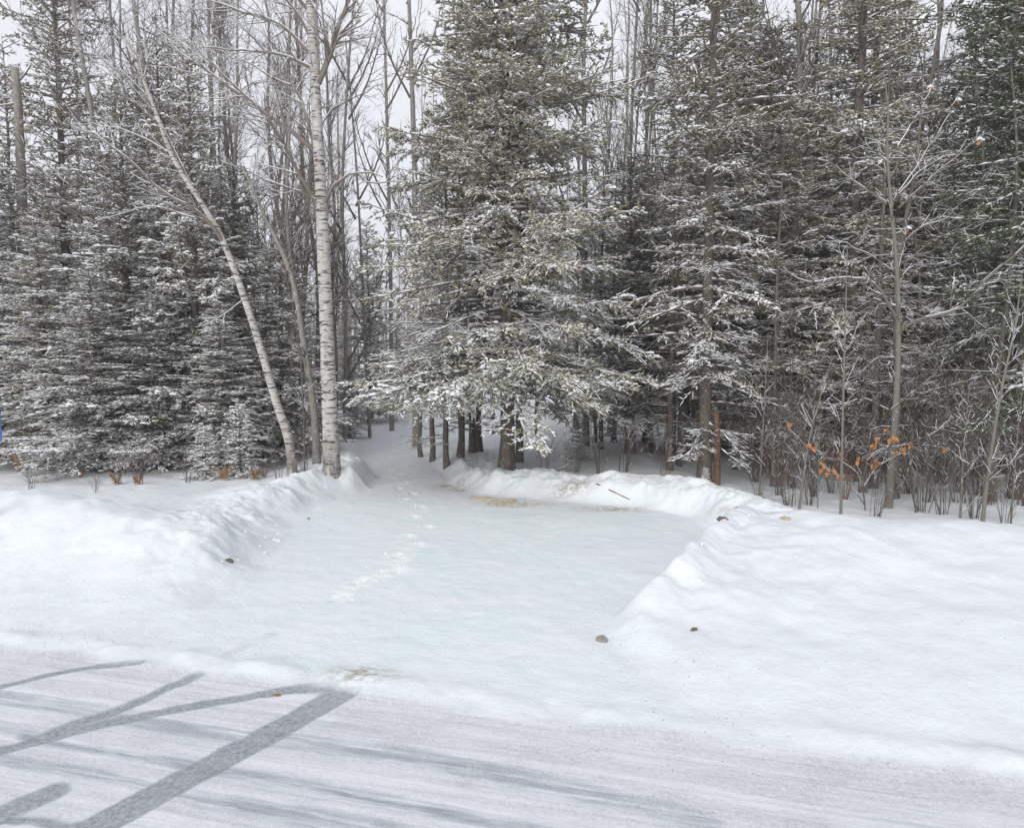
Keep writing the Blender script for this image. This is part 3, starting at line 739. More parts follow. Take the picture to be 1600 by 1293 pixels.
def trunk_mesh(pts, r0, r1, mat, name, sides=14, flare=.35, seed=1, step=.3, rough=.05, cap=False):
    p = resample(pts, step); n = len(p); t = np.linspace(0, 1, n)
    rad = (r0 + (r1 - r0) * t) * (1 + flare * np.exp(-t * n * step * 3.5)); g = Geo(); tube(g, p, rad, sides, rough, seed, cap)
    return g.mesh(name, mat, True)

# ---- tall white birch
YB = 13.5
bb = P(519, 733, YB); bz = gz(bb[0], YB)
def PB(px, py, dy=0.): return P(px, py, YB + dy)
root = empty('birch_tree', (bb[0], YB, bz)); O = np.array([bb[0], YB, bz])
tag(root, 'tall upright white birch with black-marked bark at the left corner of the driveway', 'tree')
tp = [np.array([bb[0], YB, bz - .3]), P(514, 610, YB), P(509, 480, YB), P(505, 380, YB), P(498, 240, YB), P(492, 120, YB), P(484, 0, YB), P(478, -160, YB), P(470, -330, YB)]
obj('trunk', trunk_mesh([p - O for p in tp], .155, .040, M['birch'], 'birch_trunk', 16, .3, 3), root)
L = Limbs(5)
LB = [([(503, 318), (470, 300), (435, 288), (395, 275), (345, 255)], .030, .006, -.9, 12, .7),
      ([(500, 330), (462, 262), (430, 200), (395, 158), (350, 120), (300, 60)], .045, .008, -1.2, 22, 1.2),
      ([(496, 240), (455, 205), (420, 180), (375, 145), (320, 110), (270, 70), (215, 20)], .050, .007, .6, 24, 1.3),
      ([(497, 250), (480, 190), (463, 140), (440, 128), (380, 95), (330, 72)], .035, .006, 1.3, 18, 1.0),
      ([(493, 110), (450, 90), (400, 80), (340, 78), (300, 62)], .030, .006, -.4, 14, .9),
      ([(490, 70), (470, 30), (440, -10), (405, -50), (380, -90)], .035, .008, .5, 16, 1.0),
      ([(497, 130), (512, 95), (525, 55), (545, 0), (560, -60), (570, -150)], .060, .012, .4, 22, 1.3),
      ([(504, 120), (530, 60), (565, 40), (600, 10)], .022, .006, -.8, 10, .8),
      ([(505, 325), (520, 290), (545, 272), (580, 270), (596, 276)], .030, .010, -.5, 5, .4),
      ([(560, 272), (572, 284), (590, 287), (614, 282), (640, 284)], .016, .007, -.6, 5, .35),
      ([(485, 20), (430, -40), (370, -80), (310, -110)], .035, .008, -.8, 18, 1.2),
      ([(500, 200), (520, 170), (560, 150), (600, 130)], .020, .005, .8, 10, .8),
      ([(490, 90), (440, 40), (380, 20), (300, -10), (240, -30)], .035, .006, .3, 20, 1.1),
      ([(480, -80), (530, -150), (580, -220)], .035, .008, .3, 14, 1.2)]
for pix, r0, r1, dy, kids, kl in LB:
    n = len(pix); pts = [PB(x, y, dy * i / (n - 1)) - O for i, (x, y) in enumerate(pix)]
    limb_part(root, 'birchlimb', pts, r0, r1, .2, int(kids * 1.15), kl, 2, .12, .25, .025, 500 + pix[0][1], .85, .95)
# ---- leaning birch
YL = 14.2; bl = P(458, 726, YL); lz = gz(bl[0], YL); O = np.array([bl[0], YL, lz])
root = empty('birch_tree', (bl[0], YL, lz)); tag(root, 'slender pale birch leaning far to the left, beside the tall upright birch', 'tree')
def PL(px, py, dy=0.): return P(px, py, YL + dy) - O
tl = [np.array([0, 0, -.3]), PL(452, 690), PL(432, 630), PL(412, 560), PL(385, 475), PL(358, 400), PL(338, 355), PL(310, 310), PL(272, 250), PL(245, 180), PL(222, 120), PL(190, 50)]
obj('trunk', trunk_mesh(tl, .095, .022, M['birch'], 'leaning_birch_trunk', 12, .25, 4, .25), root)
L = Limbs(9)
for pix, r0, r1, dy, kids, kl in [
    ([(350, 380), (325, 345), (290, 320), (255, 300), (215, 262), (175, 228), (110, 192)], .042, .008, -1.1, 13, .8),
    ([(325, 345), (285, 335), (240, 322), (190, 335), (150, 346)], .020, .006, .7, 10, .5),
    ([(330, 350), (290, 330), (255, 315), (222, 295)], .015, .004, -.9, 8, .5),
    ([(262, 238), (230, 218), (180, 200), (110, 193)], .018, .005, .9, 12, .6),
    ([(245, 180), (200, 130), (155, 85), (120, 40)], .020, .005, -.6, 16, .9),
    ([(300, 290), (270, 230), (235, 155), (215, 90), (190, 20)], .022, .005, .5, 16, .8),
    ([(230, 150), (190, 110), (150, 70)], .014, .004, .5, 8, .6),
    ([(378, 470), (350, 490), (325, 505), (305, 512)], .016, .005, -.4, 5, .4),
    ([(225, 120), (240, 60), (250, 0)], .016, .005, .3, 12, .8)]:
    n = len(pix); limb_part(root, 'birchlimb', [PL(x, y, dy * i / (n - 1)) for i, (x, y) in enumerate(pix)], r0, r1, .18, kids, kl, 1, .12, .2, .02, 700 + pix[0][1], 1., .97)
# thin stems by the two birches
def stem_tree(name, pix, Yd, r0, r1, label, mat='gbark', limb='twig', kids=14, kl=.6, limbs=(), seed=1, depth=1, cat='tree', group=None, snow=.7, t0=.3, up=.4):
    b = P(pix[0][0], pix[0][1], Yd); z = gz(b[0], Yd); O = np.array([b[0], Yd, z]); root = empty(name, tuple(O)); tag(root, label, cat, group)
    pts = [np.array([0, 0, -.2])] + [P(x, y, Yd) - O for x, y in pix[1:]]
    obj('trunk', trunk_mesh(pts, r0, r1, M[mat], name + '_trunk', 9, .25, seed, .25), root)
    L = Limbs(seed); rp = resample(pts, .25); n = len(rp)
    for _ in range(kids):
        t = L.rng.uniform(t0, 1) * (n - 1.001); i = int(t); d = rp[i + 1] - rp[i]; d /= np.linalg.norm(d)
        L.twig(rp[i], d, kl * L.rng.uniform(.6, 1.2) * (1.3 - .8 * t / n), max(.004, (r0 + (r1 - r0) * t / n) * .4), depth, up)
    for pp, a, b_, dy, k, l_ in limbs:
        m = len(pp); limb_part(root, limb, [P(x, y, Yd + dy * i / (m - 1)) - O for i, (x, y) in enumerate(pp)], a, b_, .15, k, l_, 1, .15, .25, .02, seed * 7 + pp[0][1], snow, .97)
    me, ms = L.build(M[limb], name + '_limbs', snow, minslope=.97); lo = obj('twigs', me, root); lo['kind'] = 'stuff'
    if ms: obj('snow', ms, lo)
    return root
stem_tree('bare_tree', [(496, 728), (490, 640), (475, 540), (455, 430), (410, 330), (380, 260)], 15, .085, .03, 'crooked grey trunk leaning left just behind the tall birch', kids=14, seed=21)
stem_tree('sapling', [(476, 735), (474, 640), (465, 520), (440, 400)], 14, .018, .006, 'dark thin sapling between the feet of the two birches', 'shrub', 'shrub', 14, .5, seed=22)
# ---- pale-limbed tree on the right
RT = [([(1401, 391), (1431, 361), (1482, 337)], .022, .006, -.6, 8, .5), ([(1384, 317), (1330, 280), (1293, 253), (1266, 246)], .025, .006, -.6, 9, .5),
      ([(1404, 304), (1435, 270), (1472, 246)], .018, .005, .6, 8, .5), ([(1404, 325), (1440, 292), (1490, 250), (1531, 216)], .018, .005, -.8, 8, .5),
      ([(1399, 494), (1367, 444), (1323, 434), (1262, 440), (1222, 420)], .030, .008, -1.0, 10, .6), ([(1390, 420), (1345, 390), (1285, 375)], .014, .005, -.5, 6, .4),
      ([(1404, 520), (1431, 501), (1499, 481), (1536, 440), (1586, 400), (1640, 350)], .030, .016, -1.4, 14, .7), ([(1499, 481), (1530, 505), (1570, 540)], .014, .004, .2, 5, .4),
      ([(1536, 440), (1570, 440), (1610, 450)], .014, .005, .2, 5, .4),
      ([(1392, 640), (1440, 600), (1482, 562)], .014, .005, -.7, 6, .4), ([(1388, 640), (1350, 622), (1325, 628), (1290, 640)], .012, .005, -.6, 5, .4),
      ([(1390, 255), (1350, 225), (1320, 190), (1308, 170)], .014, .004, -.3, 6, .4), ([(1395, 240), (1430, 185), (1454, 134)], .016, .005, .5, 10, .5), ([(1404, 300), (1450, 235), (1497, 154)], .015, .005, .2, 8, .4), ([(1404, 420), (1412, 385), (1418, 354)], .006, .004, .2, 2, .2), ([(1391, 300), (1378, 240), (1365, 200)], .012, .005, .3, 6, .4),
      ([(1398, 700), (1450, 680), (1520, 640)], .012, .004, -.5, 6, .4)]
rt = stem_tree('bare_tree', [(1387, 800), (1395, 700), (1403, 560), (1402, 430), (1392, 320), (1386, 230), (1388, 170), (1380, 110)], 12.2, .066, .010, 'slender bare tree with pale snow-lined spreading limbs on the right side', 'ashlimb', 'ashlimb', 12, .6, RT, 31)
SAP = [([(1314, 808), (1317, 640), (1321, 500), (1324, 380)], 11.0, .022, .006, 'straight thin sapling standing on the crest of the right snow bank', 16, .55, 41),
       ([(1533, 822), (1546, 724), (1566, 602), (1584, 520), (1597, 430)], 10.6, .030, .008, 'pale curved sapling leaning right, near the right photo edge', 26, .6, 42),
       ([(1500, 815), (1506, 700), (1515, 600)], 11.2, .018, .005, 'short pale sapling left of the curved one near the right photo edge', 14, .45, 43),
       ([(1247, 790), (1262, 700), (1276, 640), (1300, 560)], 12.0, .022, .006, 'grey sapling rising from the leafy thicket', 14, .5, 44),
       ([(1186, 775), (1194, 640), (1200, 520)], 13.0, .016, .005, 'thin sapling right of the rotten orange trunk', 12, .4, 45),
       ([(1278, 790), (1279, 720), (1281, 660)], 12.2, .010, .004, 'very thin dark stem behind the right snow bank', 5, .3, 46),
       ([(1580, 800), (1588, 700), (1598, 600)], 10.8, .014, .005, 'thin sapling at the right photo edge beside the curved one', 10, .4, 47)]
for pix, Yd, r0, r1, lab, k, kl, sd_ in SAP:
    stem_tree('sapling', pix, Yd, r0, r1, lab, 'ashlimb', 'ashlimb', k, kl, seed=sd_, cat='sapling', t0=.2)
# ---- further named trunks
for pix, Yd, r0, r1, lab, sd_, mt in [
    ([(1232, 700), (1238, 400), (1250, 90), (1243, -40), (1240, -200)], 16.5, .10, .05, 'bare snag with peeling bark and a crooked top at upper right', 51, 'gbark'),
    ([(612, 660), (610, 420), (606, 250), (602, 90), (598, -60)], 24, .08, .035, 'straight grey bare trunk in the sky gap left of the big spruce', 52, 'gbark'),
    ([(650, 650), (648, 300), (641, 60), (636, -80)], 20, .11, .04, 'dark forked bare tree just left of the top of the big spruce', 53, 'gbark'),
    ([(916, 650), (914, 300), (912, 100), (918, -50)], 19, .10, .04, 'dark bare trunk just right of the top of the big spruce', 54, 'gbark'),
    ([(990, 650), (988, 400), (985, 250), (992, 80), (1000, -60)], 21, .08, .03, 'grey forked bare tree in the sky gap right of the big spruce', 55, 'gbark'),
    ([(538, 670), (540, 500), (535, 300), (545, 100), (560, -80)], 20, .06, .025, 'thin bare tree immediately right of the tall birch', 56, 'gbark'),
    ([(578, 665), (566, 430), (556, 250), (540, 60)], 22, .055, .02, 'thin bare tree leaning left in the sky gap', 57, 'gbark')]:
    lb = []
    for q in range(7):
        i = 1 + q % (len(pix) - 1); x0 = pix[i][0]; y0 = pix[i][1] + 40 - q * 7; sx = -1 if q % 2 else 1
        lb.append(([(x0, y0 + 60), (x0 + sx * 28, y0 + 5), (x0 + sx * 48, y0 - 60), (x0 + sx * 60, y0 - 130)], .035, .008, sx * .8, 12, 1.0))
    stem_tree('bare_tree', pix, Yd, r0, r1, lab, mt, 'twig', 22, 1.1, lb, sd_, 2, snow=.35)
# snag on the far left, broken top
b = P(38, 600, 17.5); z0 = gz(b[0], 17.5); root = empty('snag', (b[0], 17.5, z0)); tag(root, 'broken-topped dead trunk standing against the sky at the far left', 'snag')
O = np.array([b[0], 17.5, z0])
obj('trunk', trunk_mesh([np.array([0, 0, -.2]), P(36, 400, 17.5) - O, P(32, 240, 17.5) - O, P(24, 106, 17.5) - O], .15, .085, M['gbark'], 'snag_trunk', 10, .2, 6, .3, .12, True), root)
L = Limbs(61)
for pix in [[(26, 140), (-5, 100), (-30, 90)], [(26, 130), (40, 115), (48, 100)], [(34, 160), (0, 165), (-20, 160)]]:
    limb_part(root, 'twig', [P(x, y, 17.5) - O for x, y in pix], .03, .01, .2, 2, .4, 0, .2, .2, .01, 61 + pix[1][1], .5, .95)
# rotten orange trunk beside the brown one
b = P(1118, 766, 14.0); z0 = gz(b[0], 14.0); root = empty('rotten_trunk', (b[0], 14.0, z0)); tag(root, 'rotten orange-brown dead trunk beside the tall straight spruce trunk', 'dead trunk')
obj('trunk', trunk_mesh([np.array([0, 0, -.2]), np.array([.02, 0, .7]), np.array([-.02, 0, 1.45])], .07, .055, M['rot'], 'rotten_trunk', 10, .3, 7, .2, .12, True), root)
L = Limbs(62)
for k in range(7): L.poly([np.array([0, 0, (.5 + .13 * k)]), np.array([.3 * math.cos(k * 2.2), .3 * math.sin(k * 2.2), (.53 + .13 * k)])], .012, .004, .1, 1, .15, 0)
me, ms = L.build(M['twig'], 'rotten_trunk_stubs', .6); obj('stubs', me, root)
# bare conifer-like poles in the right woods
pole_px = [(1048, 725, 15.5), (1063, 720, 16.5), (1152, 735, 16.5), (1212, 760, 14.6), (1340, 752, 15.5), (1148, 712, 19), (1225, 720, 18), (1290, 725, 18), (1420, 770, 15), (1465, 765, 15.5), (1510, 790, 13.5), (1405, 790, 13), (1370, 770, 14), (1560, 800, 12.6), (1075, 712, 18), (940, 705, 18.5), (960, 700, 20), (1015, 712, 18), (1192, 728, 17), (1262, 720, 19), (1318, 715, 19.5), (1365, 722, 18.5), (1445, 735, 17.5), (1490, 728, 19)]
pmesh = []
for v in range(3):
    rng_ = random.Random(v); pts = [np.array([0, 0, -.2]), np.array([rng_.uniform(-.05, .05), 0, 2.]), np.array([rng_.uniform(-.15, .15), 0, 4.]), np.array([rng_.uniform(-.2, .2), 0, 6.]), np.array([rng_.uniform(-.3, .3), 0, 8.])]
    tm = trunk_mesh(pts, .075, .006, M['sbark'], 'pole_trunk', 9, .3, v, .3)
    L = Limbs(70 + v)
    for k in range(46):
        z = rng_.uniform(.7, 6.5); a = rng_.uniform(0, 6.28); l = rng_.uniform(.3, 1.1)
        L.poly([np.array([0, 0, z]), np.array([l * .5 * math.cos(a), l * .5 * math.sin(a), z + .02]), np.array([l * math.cos(a + .2), l * math.sin(a + .2), z - rng_.uniform(0, .25)])], .008, .003, .2, 5, .3, 0, .2, 0)
    bm_, sm_ = L.build(M['twig'], 'pole_branches', .75); pmesh.append((tm, bm_, sm_))
for i, (px, py, Yd) in enumerate(pole_px):
    x = (px - CX) / FPX * Yd; tm, bm_, sm_ = pmesh[i % 3]; s = random.uniform(.75, 1.15)
    r = empty('dead_spruce', (x, Yd, gz(x, Yd)), random.uniform(0, 6.28), (s, s, 1)); tag(r, 'thin dead spruce pole with bare lower twigs in the right woods', 'tree', 'dead spruce poles in the right woods')
    obj('trunk', tm, r); q = obj('branches', bm_, r); obj('snow', sm_, q)
# ---- background bare trees, shared meshes
kits = []
for v in range(3):
    L = Limbs(90 + v); rr = L.rng; pts = [np.array([0, 0, -.2])]; x = y = 0
    for k in range(1, 8): x += rr.gauss(0, .16); y += rr.gauss(0, .16); pts.append(np.array([x, y, k * 2.1]))
    tm = trunk_mesh(pts, .075, .015, M['gbark'], 'far_bare_trunk', 8, .3, v, .6)
    rp = resample(pts, .3); n = len(rp)
    for k in range(26):
        t = rr.uniform(.22, .97); i = int(t * (n - 1)); d = rp[min(i + 1, n - 1)] - rp[i]
        if np.linalg.norm(d) < 1e-6: continue
        L.twig(rp[i], d / np.linalg.norm(d), rr.uniform(1.3, 2.6) * (1.25 - .8 * t), .024 * (1.2 - t), 2, .5)
    bm_, sm_ = L.build(M['twig'], 'far_bare_limbs', .3); kits.append((tm, bm_, sm_))
random.seed(12)
spots = []
def on_path(px, Yd): return 528 < px < 662 and Yd < 36
for px in range(515, 700, 17): spots.append((px, random.uniform(24, 46)))
for px in range(900, 1110, 17): spots.append((px, random.uniform(23, 46)))
for px in range(130, 520, 24): spots.append((px, random.uniform(22, 44)))
for px in range(1130, 1620, 30): spots.append((px, random.uniform(22, 42)))
for px in range(150, 640, 22): spots.append((px, random.uniform(17, 24)))
for px in range(920, 1600, 34): spots.append((px, random.uniform(17, 26)))
for px in range(700, 900, 40): spots.append((px, random.uniform(30, 50)))
for px, Yd in spots:
    if on_path(px, Yd): continue
    tm, bm_, sm_ = random.choice(kits); px += random.uniform(-8, 8); x = (px - CX) / FPX * Yd; s = random.uniform(.75, 1.15)
    zone = 'left of the tall birch' if px < 500 else 'in the sky gap between tall birch and big spruce' if px < 720 else 'behind the big spruce' if px < 880 else 'in the sky gap right of the big spruce' if px < 1120 else 'among the spruces on the right'
    r = empty('bare_tree', (x, Yd, gz(x, Yd)), random.uniform(0, 6.28), (s, s, s * 1.1)); tag(r, 'thin bare grey tree far back ' + zone, 'tree', 'bare trees ' + zone)
    obj('trunk', tm, r); q = obj('limbs', bm_, r)
    if sm_: obj('snow', sm_, q)
# ---- the far wood as one mass
g = Geo(); gs = Geo(); rng = np.random.default_rng(3)
n = 900
fx = rng.uniform(-1, 1, n); fy = rng.uniform(46, 110, n); fx = fx * fy * 1.1; hz = rng.uniform(6, 11, n); fz = height(fx, fy, False)
b0 = np.stack([fx, fy, fz - .2], 1); lean = rng.normal(0, .5, n); b1 = b0 + np.stack([lean, 0 * lean, hz], 1)
frusta(g, b0, b1, rng.uniform(.08, .16, n), np.full(n, .03), 5)
m = 13
t = rng.uniform(.25, 1, (n, m)); p = (b0[:, None] + (b1 - b0)[:, None] * t[..., None]).reshape(-1, 3); a = rng.uniform(0, 6.28, n * m); l = rng.uniform(.6, 2.2, n * m) * np.repeat(1, n * m)
e = p + np.stack([np.cos(a) * l, np.sin(a) * l, l * rng.uniform(.1, 1.1, n * m)], 1); frusta(g, p, e, np.full(n * m, .022), np.full(n * m, .010), 3)
o = obj('distant_woods', g.mesh('distant_woods', M['twig'])); o['kind'] = 'stuff'; o['label'] = 'hazy grey mass of bare stems far behind the trees'; o['category'] = 'woods'

# every far tree gets a label of its own: counted from a landmark one can find
def relabel(group, noun, marks):
    import bisect
    ts = sorted([o for o in COL.objects if o.get('group') in group], key=lambda o: o.location.x / o.location.y); cnt = {}
    ords = ['first', 'second', 'third', 'fourth', 'fifth', 'sixth', 'seventh', 'eighth', 'ninth', 'tenth', 'eleventh', 'twelfth', 'thirteenth', 'fourteenth', 'fifteenth', 'sixteenth', 'seventeenth', 'eighteenth']
    for o in ts:
        px = o.location.x / o.location.y * FPX + CX; mk = [m_ for m_ in marks if m_[0] <= px]; mk = mk[-1] if mk else (-999, 'the left photo edge')
        k = cnt.get(mk[0], 0); cnt[mk[0]] = k + 1
        o['label'] = ords[min(k, 17)] + ' ' + noun + ' right of ' + mk[1]
MK = [(-400, 'the left photo edge'), (112, 'the tall open spruce'), (205, 'the broad dark spruce'), (310, 'the club-topped spruce'), (378, 'the leaning birch mid trunk'), (458, 'the leaning birch foot'), (519, 'the tall white birch'), (655, 'the end of the path'), (789, 'the big spruce trunk'), (1000, 'the big spruce crown'), (1118, 'the rotten orange trunk'), (1315, 'the thin bank sapling'), (1395, 'the pale-limbed tree'), (1533, 'the curved sapling')]
relabel(['dead spruce poles in the right woods'], 'thin dead spruce pole', MK)
relabel(['spruces deep in the right woods'], 'snow-dusted spruce deep in the woods', MK)
relabel(['spruces deep in the left woods'], 'snow-dusted far spruce', MK)
relabel(['spruces behind the big spruce'], 'slim far spruce', MK)
relabel(['bare trees ' + z_ for z_ in ('left of the tall birch', 'in the sky gap between tall birch and big spruce', 'behind the big spruce', 'in the sky gap right of the big spruce', 'among the spruces on the right')], 'far thin bare tree', MK)
# ------------------------------------------------------------------ shrubs
def shrub_mesh(seed, n, h, spread, mat, snow=.10):
    L = Limbs(seed); r = L.rng
    for k in range(n):
        a = r.uniform(0, 6.28); s = r.uniform(.15, 1) * spread; hh = h * r.uniform(.55, 1.1); b = r.uniform(0, .12)
        L.poly([np.array([b * math.cos(a), b * math.sin(a), -.05]), np.array([s * .4 * math.cos(a), s * .4 * math.sin(a), hh * .5]), np.array([s * math.cos(a), s * math.sin(a), hh])], .0075 if h < 3 else .011, .003, .2, 6 if h < 3 else 14, .4 if h < 3 else .7, 1 if k % 2 or h > 3 else 0, .25, .3, .02)
    return L.build(M[mat], 'shrub_stems', snow)
THK = []
SH = [shrub_mesh(101, 11, 1.5, .8, 'shrub'), shrub_mesh(102, 8, 1.1, .6, 'shrub'), shrub_mesh(103, 14, 1.7, 1.0, 'twig'), shrub_mesh(104, 6, .55, .3, 'shrub', .2), shrub_mesh(105, 14, 1.6, .9, 'redshrub', .05), shrub_mesh(106, 13, 3.4, 1.3, 'shrub', .14), shrub_mesh(107, 10, 4.2, 1.2, 'twig', .16)]
def shrub(k, px, py, Yd, s, label, group=None, name='bare_shrub'):
    x = P(px, py, Yd)[0]; r = empty(name, (x, Yd, gz(x, Yd)), random.uniform(0, 6.28), s); tag(r, label, 'shrub', group)
    q = obj('stems', SH[k][0], r)
    if SH[k][1]: obj('snow', SH[k][1], q)
gsr = 'bare shrubs behind the back snow bank'
for a in [(0, 975, 735, 14.0, .95, 'fan-shaped dark shrub in the middle of the back bank, largest of those there'), (1, 935, 735, 14.4, .9, 'dark shrub left of the fan-shaped one behind the back bank'), (1, 850, 735, 14.2, .8, 'thin dark shrub leaning right beside the big spruce trunk'), (1, 1040, 742, 13.8, .9, 'small dark shrub right of the fan-shaped one'), (2, 900, 735, 14.6, .6, 'low tangle of twigs between the big trunk and the fan-shaped shrub')]: shrub(*a, gsr)
gsr = 'bare shrubs along the right bank'
for a in [(0, 1235, 790, 12.2, 1.0, 'dark many-stemmed shrub left of the thin sapling on the right bank'), (2, 1265, 790, 12.4, .75, 'grey-stemmed shrub close to the orange leaves'), (4, 1320, 790, 13.0, .9, 'reddish shrub behind the thin sapling'), (4, 1220, 740, 14.6, 1.3, 'reddish shrub under the bushy spruce'), (0, 1368, 800, 11.6, .75, 'dark shrub at the foot of the pale-limbed tree'), (2, 1440, 800, 11.8, 1.1, 'arching shrub leaning right beyond the right bank'), (0, 1475, 805, 11.6, .9, 'dark shrub between the pale-limbed tree and the curved sapling'), (2, 1520, 810, 11.2, .9, 'grey shrub at the foot of the curved sapling'), (1, 1570, 815, 10.8, .75, 'dark shrub at the right photo edge'), (1, 1185, 770, 12.6, .6, 'small shrub right of the rotten orange trunk'), (2, 1300, 780, 13.6, .7, 'grey shrub deeper in the right woods')]: shrub(*a, gsr)
gth = 'tall bare thickets in the right woods'
for i, (px, Yd, s_) in enumerate([(1180, 15, .9), (1240, 14.2, 1.0), (1300, 15.5, 1.0), (1345, 13.6, .9), (1420, 13.4, 1.0), (1470, 14.5, 1.0), (1525, 13.2, .95), (1575, 14, 1.0), (1210, 17, 1.1), (1390, 16.5, 1.1), (1500, 16.5, 1.1), (1040, 16.2, .8), (1270, 13.2, .8), (1330, 14.6, 1.0), (1385, 14.6, .9), (1445, 12.6, .75), (1500, 12.4, .8), (1550, 12.2, .8), (1600, 12.2, .8), (1215, 13.4, .7)]):
    shrub(5 + i % 2, px, 790, Yd, s_, 'tall bare thicket', gth, 'bare_thicket')
relabel([gth], 'tall brown bare thicket', MK)
gsl = 'bare shrubs on the left snowfield'
for a in [(3, 180, 748, 13.6, 1.0, 'small dark shrub with drooping tips on the left snowfield'), (3, 213, 748, 13.4, 1.1, 'small shrub with brown leaves on the left snowfield'), (1, 292, 742, 13.8, .6, 'twiggy shrub left of the tiny snow-covered fir'), (1, 400, 735, 14.2, .55, 'thin shrub left of the leaning birch foot'), (0, 478, 735, 13.7, .5, 'clump of thin stems between the two birch feet'), (1, 435, 730, 14.0, .6, 'reed-like stems just left of the leaning birch foot'), (3, 148, 766, 12.6, .5, 'tiny curled twig poking out of the snow'), (3, 52, 758, 13.0, .7, 'sparse stalks at the far left of the snowfield'), (4, 300, 700, 15.6, 1.0, 'reddish thicket behind the short spruces on the left')]: shrub(*a, gsl)

# ------------------------------------------------------------------ leaves and ferns
def leaf_mesh(name, mat, n=1):
    V = np.array([[0, 0, 0], [.35, .28, .05], [0, .5, -.06], [-.35, .28, .05], [.22, .7, .03], [0, 1, -.12], [-.22, .7, .03]]); F = [[0, 1, 2], [0, 2, 3], [1, 4, 2], [3, 2, 6], [4, 5, 2], [2, 5, 6]]
    V2 = V + [0, 0, .02]; V = np.concatenate([V, V2]); F = F + [[a + 7, c + 7, b + 7] for a, b, c in F]
    return mesh_np(name, V, F, mat)
LM = leaf_mesh('dry_leaf', M['leaf'])
leafpts = [(1232, 663), (1264, 699), (1271, 700), (1372, 690), (1368, 702), (1394, 688), (1400, 690), (1413, 705), (1410, 707), (1401, 711), (1424, 698), (1370, 726), (1375, 724), (1366, 728), (1345, 722), (1288, 733), (1296, 738), (1306, 740), (1300, 735), (1284, 726), (1312, 745), (1478, 703), (1310, 708), (1388, 675)]
b = P(1352, 790, 12.0); zb_ = gz(b[0], 12.0); root = empty('leafy_sapling', (b[0], 12.0, zb_)); O = np.array([b[0], 12.0, zb_])
tag(root, 'low sapling on the right still holding a scatter of orange dead leaves', 'sapling')
L = Limbs(111)
for pix in [[(1352, 800), (1350, 740), (1368, 705), (1425, 694), (1480, 700)], [(1352, 790), (1340, 740), (1300, 715), (1262, 697), (1232, 668)], [(1352, 790), (1330, 760), (1300, 738), (1282, 724)], [(1352, 770), (1365, 728), (1392, 690), (1395, 670)], [(1350, 760), (1375, 725), (1412, 706)]]:
    L.poly([P(x, y, 12.0) - O for x, y in pix], .012, .004, .15, 7, .3, 0)
me, ms = L.build(M['shrub'], 'leafy_sapling_stems', .5); q = obj('stems', me, root); obj('snow', ms, q)
for x, y in leafpts:
    for k in range(2):
        l = obj('leaf', LM, root, P(x + random.uniform(-5, 5), y - 5 + random.uniform(-4, 4), 12.0 + random.uniform(-.1, .1)) - O); s = random.uniform(.07, .12); l.scale = (s, s, s)
        l.rotation_euler = (R(-90) + random.uniform(-.6, .6), random.uniform(-.5, .5), random.uniform(-.6, .6))
O2 = np.array(rt.location)
for x, y, yy in [(1531, 219, 11.4), (1454, 137, 12.7), (1497, 157, 12.4), (1418, 357, 12.4)]:
    g = Geo(); rng = np.random.default_rng(x)
    q = P(x, y, yy) - O2
    l = obj('leaf', LM, rt, q); l.scale = (.09, .09, .09); l.rotation_euler = (R(-100), .3, random.uniform(-1, 1))
    pads(g, np.array([[0, 0, .0], [.03, 0, -.01]]), np.array([.05, .04]), np.array([.045, .03]), rng)
    obj('snow_cap', g.mesh('snow_cap', M['snow'], True), rt, q + np.array([0, 0, .01]))
def frond_mesh(seed, n, h):
    rng = np.random.default_rng(seed); g = Geo()
    for k in range(n):
        a = rng.uniform(0, 6.28); l = h * rng.uniform(.6, 1.1); t = np.linspace(0, 1, 9); rr = l * .5 * t; zz = l * (1.55 * t - .85 * t * t)
        p = np.stack([np.cos(a) * rr, np.sin(a) * rr, zz], 1); frusta(g, p[:-1], p[1:], np.full(8, .005), np.full(8, .003), 3)
        for sgn in (-1, 1):
            q = p[1:]; ll = .28 * l * (1 - t[1:]) + .03; aa = a + sgn * 1.1; e = q + np.stack([np.cos(aa) * ll, np.sin(aa) * ll, -.5 * ll], 1)
            spindles(g, q, e, np.full(8, .009))
    return g.mesh('fern_fronds', M['fern'])
FM = [frond_mesh(1, 9, .42), frond_mesh(2, 6, .3)]
gf = 'dead orange-brown ferns at the wood edge'
for i, (px, py, Yd, s, lab) in enumerate([(35, 712, 15.2, 1.3, 'largest rust-coloured dead fern at the far left wood edge'), (126, 728, 14.2, .7, 'small upright rust fern poking out of the snow left of the shrubs'), (182, 738, 13.6, .7, 'drooping brown fern on the stems of the small dark shrub'), (215, 742, 13.4, .9, 'straw-brown fern around the small shrub on the snowfield'), (397, 728, 14.1, .7, 'rust fern left of the leaning birch foot'), (412, 728, 14.3, .8, 'brown fern touching the leaning birch foot'), (350, 735, 14.0, .8, 'straw fern under the snow-bowed young fir'), (100, 708, 16, 1.0, 'brown fern among the trunks at the left')]):
    x = P(px, py, Yd)[0]; r = empty('dead_fern', (x, Yd, gz(x, Yd) + .02), i, (s, s, s)); tag(r, lab, 'fern', gf); obj('fronds', FM[i % 2], r)

